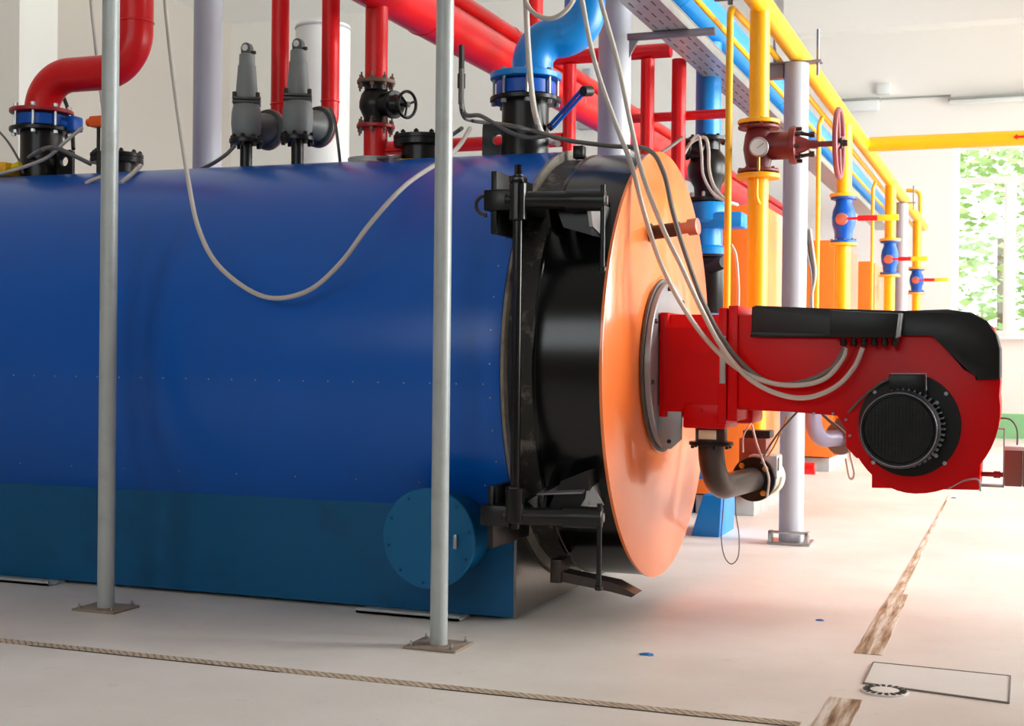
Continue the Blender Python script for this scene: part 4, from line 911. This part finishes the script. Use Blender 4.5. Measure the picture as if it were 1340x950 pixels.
gas_drop(22.1, 351, 384, 1200, ('yellow drop pipe closest to the back wall', 'small looking blue ball valve closest to the back wall', 'yellow pipe below the ball valve closest to the back wall', 'thin yellow pipe beside the ball valve closest to the back wall'), (367, 1209, 1223, 1241))
bm = B(); q0, q1, q2 = at(1186, 249, Y=22.6), at(1204, 250, Y=22.6), at(1204, 280, Y=22.6); tube(bm, fillet([q0, q1, q2, V((q2.x - .1, q2.y, q2.z - .15))], .1, 5), .03, 12); tag(obj('thin_yellow_pipe', bm, 'pipe_yellow'), 'thin hooked yellow vent pipe above the drop closest to the back wall', 'pipe')

# ------------------------------------------------------------ further boilers of the row
def far_boiler(y0, lb, x0=-1.99, depth=.62, ztop=None, elbow=False):
    yc = y0 + 1.0; t = thing('boiler', lb, 'boiler', (-4, yc, 0)); zt_ = ztop
    bm = B(); lathe(bm, [(1.05, 0), (1.08, .01), (1.08, 5.0), (0, 5.0)], (x0 - depth, yc, 1.3), (-1, 0, 0), 64); obj('jacket', bm, 'jacket_blue', t)
    bm = B(); box(bm, (x0 - depth - 4.5, y0 + .1, .0), (x0 - depth - .0, y0 + 1.9, .55)); obj('plinth', bm, 'base_teal', t)
    bm = B(); box(bm, (x0 - depth, y0, .18), (x0 - .05, y0 + 2.0, zt_), .01); obj('front_housing', bm, 'boiler_orange', t)
    bm = B(); box(bm, (x0 - .05, y0 + .02, .2), (x0, y0 + 1.98, zt_ - .02), .01); d_ = obj('front_door', bm, 'door_orange', t)
    bm = B(); cyl(bm, (x0, yc, 1.3), (x0 + .04, yc, 1.3), .42, 36, .006); obj('burner_flange', bm, 'flange_plate', d_)
    bm = B(); box(bm, (x0 - depth + .02, y0 + .1, 0), (x0 - .1, y0 + 1.9, .16), .005); obj('front_foot', bm, 'galv_grey', t)
far_boiler(11.3, 'second boiler of the row with flat orange front behind the red burner', ztop=2.62)
bm = B(); q = at(1056, 613, X=-1.93); cyl(bm, (-1.98, q.y, q.z), (-1.85, q.y, q.z), .06, 16, .006); o = obj('drain_cap', bm, 'pipe_red', bpy.data.objects['boiler.001'])
far_boiler(16.1, 'third boiler of the row with flat orange front behind the blue ball valve', ztop=2.72, depth=.7)
far_boiler(20.2, 'last boiler of the row with flat orange front nearest the back wall', ztop=2.75, depth=.7)
# burner and gas elbow of the second boiler, mostly hidden behind the first
b2 = thing('burner', 'red burner of the second boiler mostly hidden behind the first burner', 'burner', (-1.95, 12.3, 1.3))
bm = B(); box(bm, (-1.93, 12.0, 1.05), (-1.0, 12.6, 1.52), .02); obj('throat_housing', bm, 'burner_red', b2)
bm = B(); lathe(bm, [(.44, 0), (.46, .02), (.46, .5), (.44, .52)], (-.62, 12.55, 1.06), (0, -1, 0), 40); obj('fan_casing', bm, 'burner_red', b2)
q0, q1 = at(1064, 545, Y=12.2), at(1100, 573, Y=12.6)
g2 = thing('gas_elbow', 'grey pipe elbow with black flange under the hidden second burner', 'pipe elbow', (q0.x, 12.2, q0.z))
bm = B(); tube(bm, fillet([V((q0.x, 12.2, 1.045)), V((q0.x, 12.2, q1.z)), q1], .2, 8), .075, 20); obj('pipe', bm, 'grey_purple', g2)
dv = (q1 - V((q0.x, 12.2, q1.z))).normalized(); bm = B(); lathe(bm, [(.15, 0), (.155, .004), (.155, .03), (.15, .034)], q1 - dv * .02, dv, 32); obj('flange', bm, 'cable_dark', g2)
bm = B(); cyl(bm, q1 + dv * .012, (XH, 12.75, .78), .06, 16); obj('tail_pipe', bm, 'cable_dark', g2)
# white tank / duct at the back
p0, p1 = at(390, 200, Y=14.7), at(453, 200, Y=14.7)
vt_ = thing('white_flue', 'white round flue standing behind the safety valves by the back wall', 'flue', ((p0.x + p1.x) / 2, 14.7, 0))
bm = B(); cyl(bm, ((p0.x + p1.x) / 2, 14.7, 0), ((p0.x + p1.x) / 2, 14.7, at(420, 34, Y=14.7).z), (p1.x - p0.x) / 2, 40, .01); obj('shell', bm, 'white_paint', vt_)
bm = B(); zq = at(420, 34, Y=14.7).z; lathe(bm, [((p1.x - p0.x) / 2 + .002, 0), ((p1.x - p0.x) / 2 + .012, .01), ((p1.x - p0.x) / 2 + .002, .03)], ((p0.x + p1.x) / 2, 14.7, zq - .06), (0, 0, 1), 40, False); obj('rim', bm, 'column_grey', vt_)
# grey box on the far wall behind the lever
p0, p1 = at(763, 168, Y=YF - .1), at(774, 90, Y=YF - .1); bm = B(); box(bm, (p0.x, YF - .18, p0.z), (p1.x, YF - .001, p1.z), .01); lo_ = at(757, 170, Y=YF - .1); hi_ = at(780, 160, Y=YF - .1); box(bm, (lo_.x, YF - .22, lo_.z), (hi_.x, YF - .001, hi_.z), .01)
tag(obj('wall_duct', bm, 'column_grey'), 'grey wall duct on the back wall beside the thick column', 'duct')
# lamps and conduit on the far wall
def lamp(u0_, u1_, v0, v1, lb):
    a, b = at(u0_, v1, Y=YF - .15), at(u1_, v0, Y=YF - .15); t = thing('wall_lamp', lb, 'lamp', ((a.x + b.x) / 2, YF - .1, a.z))
    bm = B(); box(bm, (a.x, YF - .16, a.z), (b.x, YF - .06, b.z - .04), .02); obj('diffuser', bm, 'lamp_white', t)
    bm = B(); box(bm, (a.x - .02, YF - .17, b.z - .04), (b.x + .02, YF - .0005, b.z), .005); obj('housing', bm, 'conduit_grey', t)
lamp(1092, 1150, 127, 147, 'short linear wall lamp on the back wall just past the yellow overhead pipe')
lamp(1242, 1400, 119, 137, 'long linear wall lamp above the level yellow pipe and window')
bm = B(); z_ = at(1200, 127, Y=YF - .03).z; tube(bm, [(at(1148, 129, Y=YF - .03).x, YF - .02, z_), (at(1244, 122, Y=YF - .03).x, YF - .02, z_)], .016, 8); tag(obj('conduit', bm, 'conduit_grey'), 'thin grey conduit linking the two wall lamps', 'conduit')
q = at(1156, 116, Y=YF - .05); bm = B(); box(bm, (q.x - .12, YF - .08, q.z - .1), (q.x + .12, YF - .0005, q.z + .1), .02); tag(obj('junction_box', bm, 'lamp_white'), 'small pale junction box above the conduit on the back wall', 'junction box')

# ------------------------------------------------------------ cables
def cable(pts, r, m, lb, group=None, n=8):
    q = smooth([at(u, v, Y=y) for u, v, y in pts], n)
    if pts[0][1] < 0: q = [V((q[0].x, q[0].y, 8.15))] + q           # hangs from the ceiling
    if pts[-1][1] < 0: q.append(V((q[-1].x, q[-1].y, 8.15)))
    bm = B(); tube(bm, q, r, 10); return tag(obj('cable', bm, m), lb, 'cable', group)
cable([(213, -60, 6.3), (216, 0, 6.28), (228, 110, 6.2), (247, 240, 6.1), (262, 305, 6.06), (290, 352, 6.05), (345, 388, 6.04), (400, 382, 6.04), (445, 345, 6.06), (485, 292, 6.1), (530, 243, 6.25), (578, 210, 6.6), (600, 192, 6.8), (615, 168, 7.05)], .0125, 'cable_grey', 'long grey cable sagging in a wide loop across the blue drum')
cable([(118, -60, 8.15), (119, 0, 8.15), (124, 50, 8.15), (130, 105, 8.15), (136, 150, 6.95), (142, 200, 7.0)], .012, 'cable_grey', 'grey cable hanging down in front of the red elbow pipe')
cable([(-20, 232, 6.95), (20, 222, 6.95), (60, 207, 6.95), (85, 186, 7.0), (108, 167, 7.07)], .011, 'cable_grey', 'grey cable reaching up to the small orange sensor')
cable([(-20, 238, 8.19), (15, 224, 8.19), (45, 201, 6.95), (70, 193, 6.95), (95, 203, 7.0), (120, 215, 7.05)], .014, 'cable_dark', 'dark cable draped across the foot of the black riser below the red elbow')
cable([(-8, 165, 7.4), (10, 185, 7.3), (26, 212, 7.2), (30, 226, 7.1)], .008, 'cable_dark', 'thin dark wire at the picture edge left of the red elbow flange')
cable([(112, 240, 6.75), (128, 233, 6.78), (150, 226, 6.85)], .012, 'cable_grey', 'short grey cable end lying on the drum before the first black hatch')
cable([(158, 240, 6.72), (170, 230, 6.8), (184, 217, 7.05)], .014, 'cable_grey', 'short grey cable rising to the first black hatch rim')
cable([(262, 222, 7.2), (280, 213, 7.18), (296, 202, 7.18), (308, 190, 7.2)], .012, 'cable_dark', 'short grey cable under the safety valve nearer the thick column')
cable([(432, 140, 7.15), (438, 158, 7.15), (442, 185, 7.15), (445, 212, 7.2)], .009, 'cable_dark', 'thin grey wire hanging below the safety valve nearer the globe valve')
cable([(470, 208, 8.19), (510, 206, 6.95), (550, 200, 8.15), (580, 184, 8.15), (604, 168, 6.95)], .012, 'cable_dark', 'grey cable passing below the second black hatch')
cable([(603, 70, 7.0), (604, 110, 7.0), (605, 148, 7.0), (618, 158, 8.19), (660, 163, 6.95), (700, 172, 6.92), (745, 184, 6.88), (800, 191, 6.8), (848, 196, 6.7), (868, 225, 6.62), (880, 275, 6.6), (893, 320, 6.65), (920, 395, 6.78), (950, 450, 6.84), (985, 488, 6.86), (1020, 503, 6.86), (1060, 497, 6.86), (1090, 480, 6.86), (1105, 456, 6.86)], .0125, 'cable_dark', 'dark grey cable running from the post over the drum and door to the burner')
cable([(604, 90, 6.96), (607, 146, 6.96), (630, 152, 6.94), (665, 172, 6.92), (690, 180, 6.92), (716, 178, 6.92)], .012, 'cable_dark', 'dark cable lying across the lifting lug of the black riser')
bm = B(); q = at(604, 78, Y=7.0); cyl(bm, q + V((0, 0, -.25)), q + V((0, 0, .08)), .016, 10); lathe(bm, [(.022, 0), (.022, .08)], q + V((0, 0, -.16)), (0, 0, 1), 10); tag(obj('conduit', bm, 'cable_black'), 'short black conduit standing beside the thin grey post', 'conduit')
cable([(758, -40, 6.75), (762, 0, 6.75), (778, 80, 6.72), (805, 160, 6.68), (826, 215, 6.62), (842, 275, 6.6), (862, 338, 6.62), (890, 395, 6.7), (925, 445, 6.82), (965, 482, 6.84), (1005, 500, 6.85), (1045, 504, 6.85), (1080, 495, 6.85), (1102, 470, 6.86), (1107, 455, 6.86)], .0125, 'cable_grey', 'light grey cable falling past the thick column to the burner control box')
cable([(780, -40, 6.72), (786, 0, 6.72), (808, 80, 6.7), (826, 165, 6.66), (842, 232, 6.6), (868, 300, 6.58), (890, 345, 6.6), (918, 405, 6.7), (945, 455, 6.8), (980, 495, 6.83), (1020, 516, 6.84), (1058, 520, 6.84), (1095, 505, 6.85), (1118, 480, 6.86), (1129, 455, 6.86)], .0125, 'cable_grey', 'light grey cable hanging lowest in the bundle under the burner duct')
cable([(684, -40, 6.95), (688, 0, 6.95), (691, 60, 6.95), (697, 130, 6.95), (706, 168, 6.96), (718, 183, 8.19), (730, 188, 7.0)], .016, 'cable_grey', 'thick grey cable hanging straight before the blue elbow pipe')
cable([(682, -20, 6.93), (690, 6, 6.93), (703, 20, 6.93), (722, 24, 6.93), (740, 14, 6.93), (752, -4, 6.93), (758, -30, 6.93)], .013, 'cable_grey', 'grey cable swinging in a short loop across the blue elbow top')
cable([(893, 205, 9.9), (905, 186, 9.95), (922, 180, 9.97), (927, 195, 9.97), (928, 222, 9.97), (935, 245, 9.97), (950, 262, 9.97), (965, 268, 10.1)], .013, 'cable_grey', 'grey cable looping over the black check valve')
cable([(904, 184, 9.88), (914, 178, 9.9), (918, 200, 9.9), (920, 228, 9.9), (932, 252, 9.9), (948, 264, 9.9)], .011, 'cable_grey', 'second grey cable hanging on the front of the black check valve')
cable([(862, 202, 9.6), (880, 190, 9.7), (893, 180, 9.8)], .012, 'cable_dark', 'short dark cable from the door top to the check valve')
cable([(957, 320, 8.0), (963, 335, 8.0), (966, 370, 8.0), (966, 405, 8.0)], .009, 'cable_pale', 'pale thin cable beside the thin yellow pipe above the burner')
for k, (du, m) in enumerate(((0, 'cable_pale'), (4, 'cable_dark'), (8, 'cable_pale'))):
    cable([(1052 + du, 300, 10.2), (1056 + du, 330, 10.2), (1062 + du * .6, 360, 10.25), (1063 - du * .3, 400, 10.3), (1064, 440, 10.3)], .011, m, 'thin cable of the bundle hanging beside the pale grey column', 'cable bundle beside the pale column')
cable([(948, 640, 7.9), (946, 670, 7.9), (944, 705, 7.9), (948, 728, 7.9), (957, 738, 7.9), (966, 728, 7.9), (967, 700, 7.9), (963, 672, 7.9), (962, 645, 7.9)], .0035, 'cable_dark', 'thin wire loop dangling below the dark gas elbow')
cable([(1045, 537, 7.5), (1020, 565, 7.6), (1002, 592, 7.65), (996, 606, 7.7)], .006, 'cable_dark', 'thin dark wire from the burner underside to the gas valve')
cable([(984, 556, 7.7), (990, 580, 7.66), (998, 602, 7.62), (1006, 625, 7.66), (1004, 650, 7.75)], .0065, 'cable_pale', 'pale wire hanging in front of the gas valve')
cable([(983, 553, 7.72), (973, 570, 7.68), (972, 592, 7.66)], .005, 'cable_pale', 'short pale wire on the brown actuator box')
cable([(1030, 545, 7.62), (1015, 580, 7.62), (1003, 600, 7.64)], .005, 'brass', 'thin tan wire running down to the gas valve')
cable([(1070, 535, 7.8), (1085, 550, 7.8), (1100, 562, 7.75), (1112, 575, 7.7)], .01, 'cable_dark', 'dark hose under the burner duct beside the fan casing')
cable([(1108, 545, 7.9), (1112, 590, 7.9), (1118, 620, 7.9), (1112, 625, 7.95), (1107, 600, 7.95)], .008, 'cable_pale', 'pale cable loop hanging beside the lower fan casing')
cable([(1306, 547, 7.42), (1322, 549, 7.42), (1331, 562, 7.42), (1331, 585, 7.42)], .005, 'cable_dark', 'thin dark wire arching onto the actuator at the fan end')

# ------------------------------------------------------------ outside
bm = B(); box(bm, (-30, YF + .4, -.6), (60, 60, -.3)); box(bm, (XR + .4, -20, -.6), (60, YF + .4, -.3)); o = struct('ground_outside', bm, 'grass')
def tree(x, y, h, lb, m, seed):
    rnd = random.Random(seed); t = thing('tree', lb, 'tree', (x, y, -.3))
    bm = B(); tube(bm, [(x, y, -.3), (x + .1, y, h * .3), (x, y + .1, h * .6)], [.22, .16, .08], 12); obj('trunk', bm, 'bark', t)
    bm = B()
    for k in range(2600):
        a = rnd.uniform(0, 2 * PI); zq = rnd.uniform(-1, 1); rr = rnd.uniform(.55, 1) ** .5; s = math.sqrt(1 - zq * zq) * rr
        c = V((x + 2.2 * s * math.cos(a), y + 2.0 * s * math.sin(a), h * .55 + h * .42 * zq * rr)); sz = rnd.uniform(.08, .17)
        n = V((rnd.gauss(0, 1), rnd.gauss(0, 1), rnd.gauss(0, 1))).normalized(); e1 = frame(n)[0] * sz; e2 = frame(n)[1] * sz * .5
        bm.faces.new([bm.verts.new(q) for q in (c - e1, c - e2 + n * .03, c + e1, c + e2 + n * .03)])
    obj('crown', bm, m, t)
tree(-.4, 29.5, 6.4, 'pale green tree seen through the back window pane nearest the frame', 'leaf_pale', 1)
tree(4.6, 31, 7.4, 'green tree seen through the back window farther from the yellow pipe', 'leaf', 2)
tree(-5.2, 33, 7.0, 'green tree outside hidden by the wall left of the back window', 'leaf', 3)

# ------------------------------------------------------------ light
w = bpy.data.worlds.new('sky'); sc.world = w; w.use_nodes = True
bg = w.node_tree.nodes['Background']; bg.inputs[0].default_value = (.92, .96, 1, 1); bg.inputs[1].default_value = 2.6
def area(name, loc, rot, sx, sy, e, col=(1, 1, 1)):
    l = bpy.data.lights.new(name, 'AREA'); l.shape = 'RECTANGLE'; l.size = sx; l.size_y = sy; l.energy = e; l.color = col
    o = bpy.data.objects.new(name, l); C.objects.link(o); o.location = loc; o.rotation_euler = rot; return o
for k, (a, b) in enumerate(RW):
    area('window_daylight', (XR + .5, (a + b) / 2, (RZ0 + RZ1) / 2), (0, PI / 2, 0), RZ1 - RZ0, b - a, (840, 700, 580, 500)[k], (1, .99, .975))
for a, b in BW:
    area('window_daylight', ((a + b) / 2, YB - .5, (BZ0 + BZ1) / 2), (PI / 2, 0, 0), b - a, BZ1 - BZ0, 64, (.97, .985, 1))  # added fill lamps behind the camera, outside the made-up back windows

sc.view_settings.view_transform = 'Standard'; sc.view_settings.look = 'None'; sc.view_settings.gamma = 1; sc.view_settings.use_curve_mapping = False
sc.view_settings.exposure = .6
sc.cycles.use_denoising = True
sc.cycles.max_bounces = 8; sc.cycles.diffuse_bounces = 5; sc.cycles.sample_clamp_indirect = 8
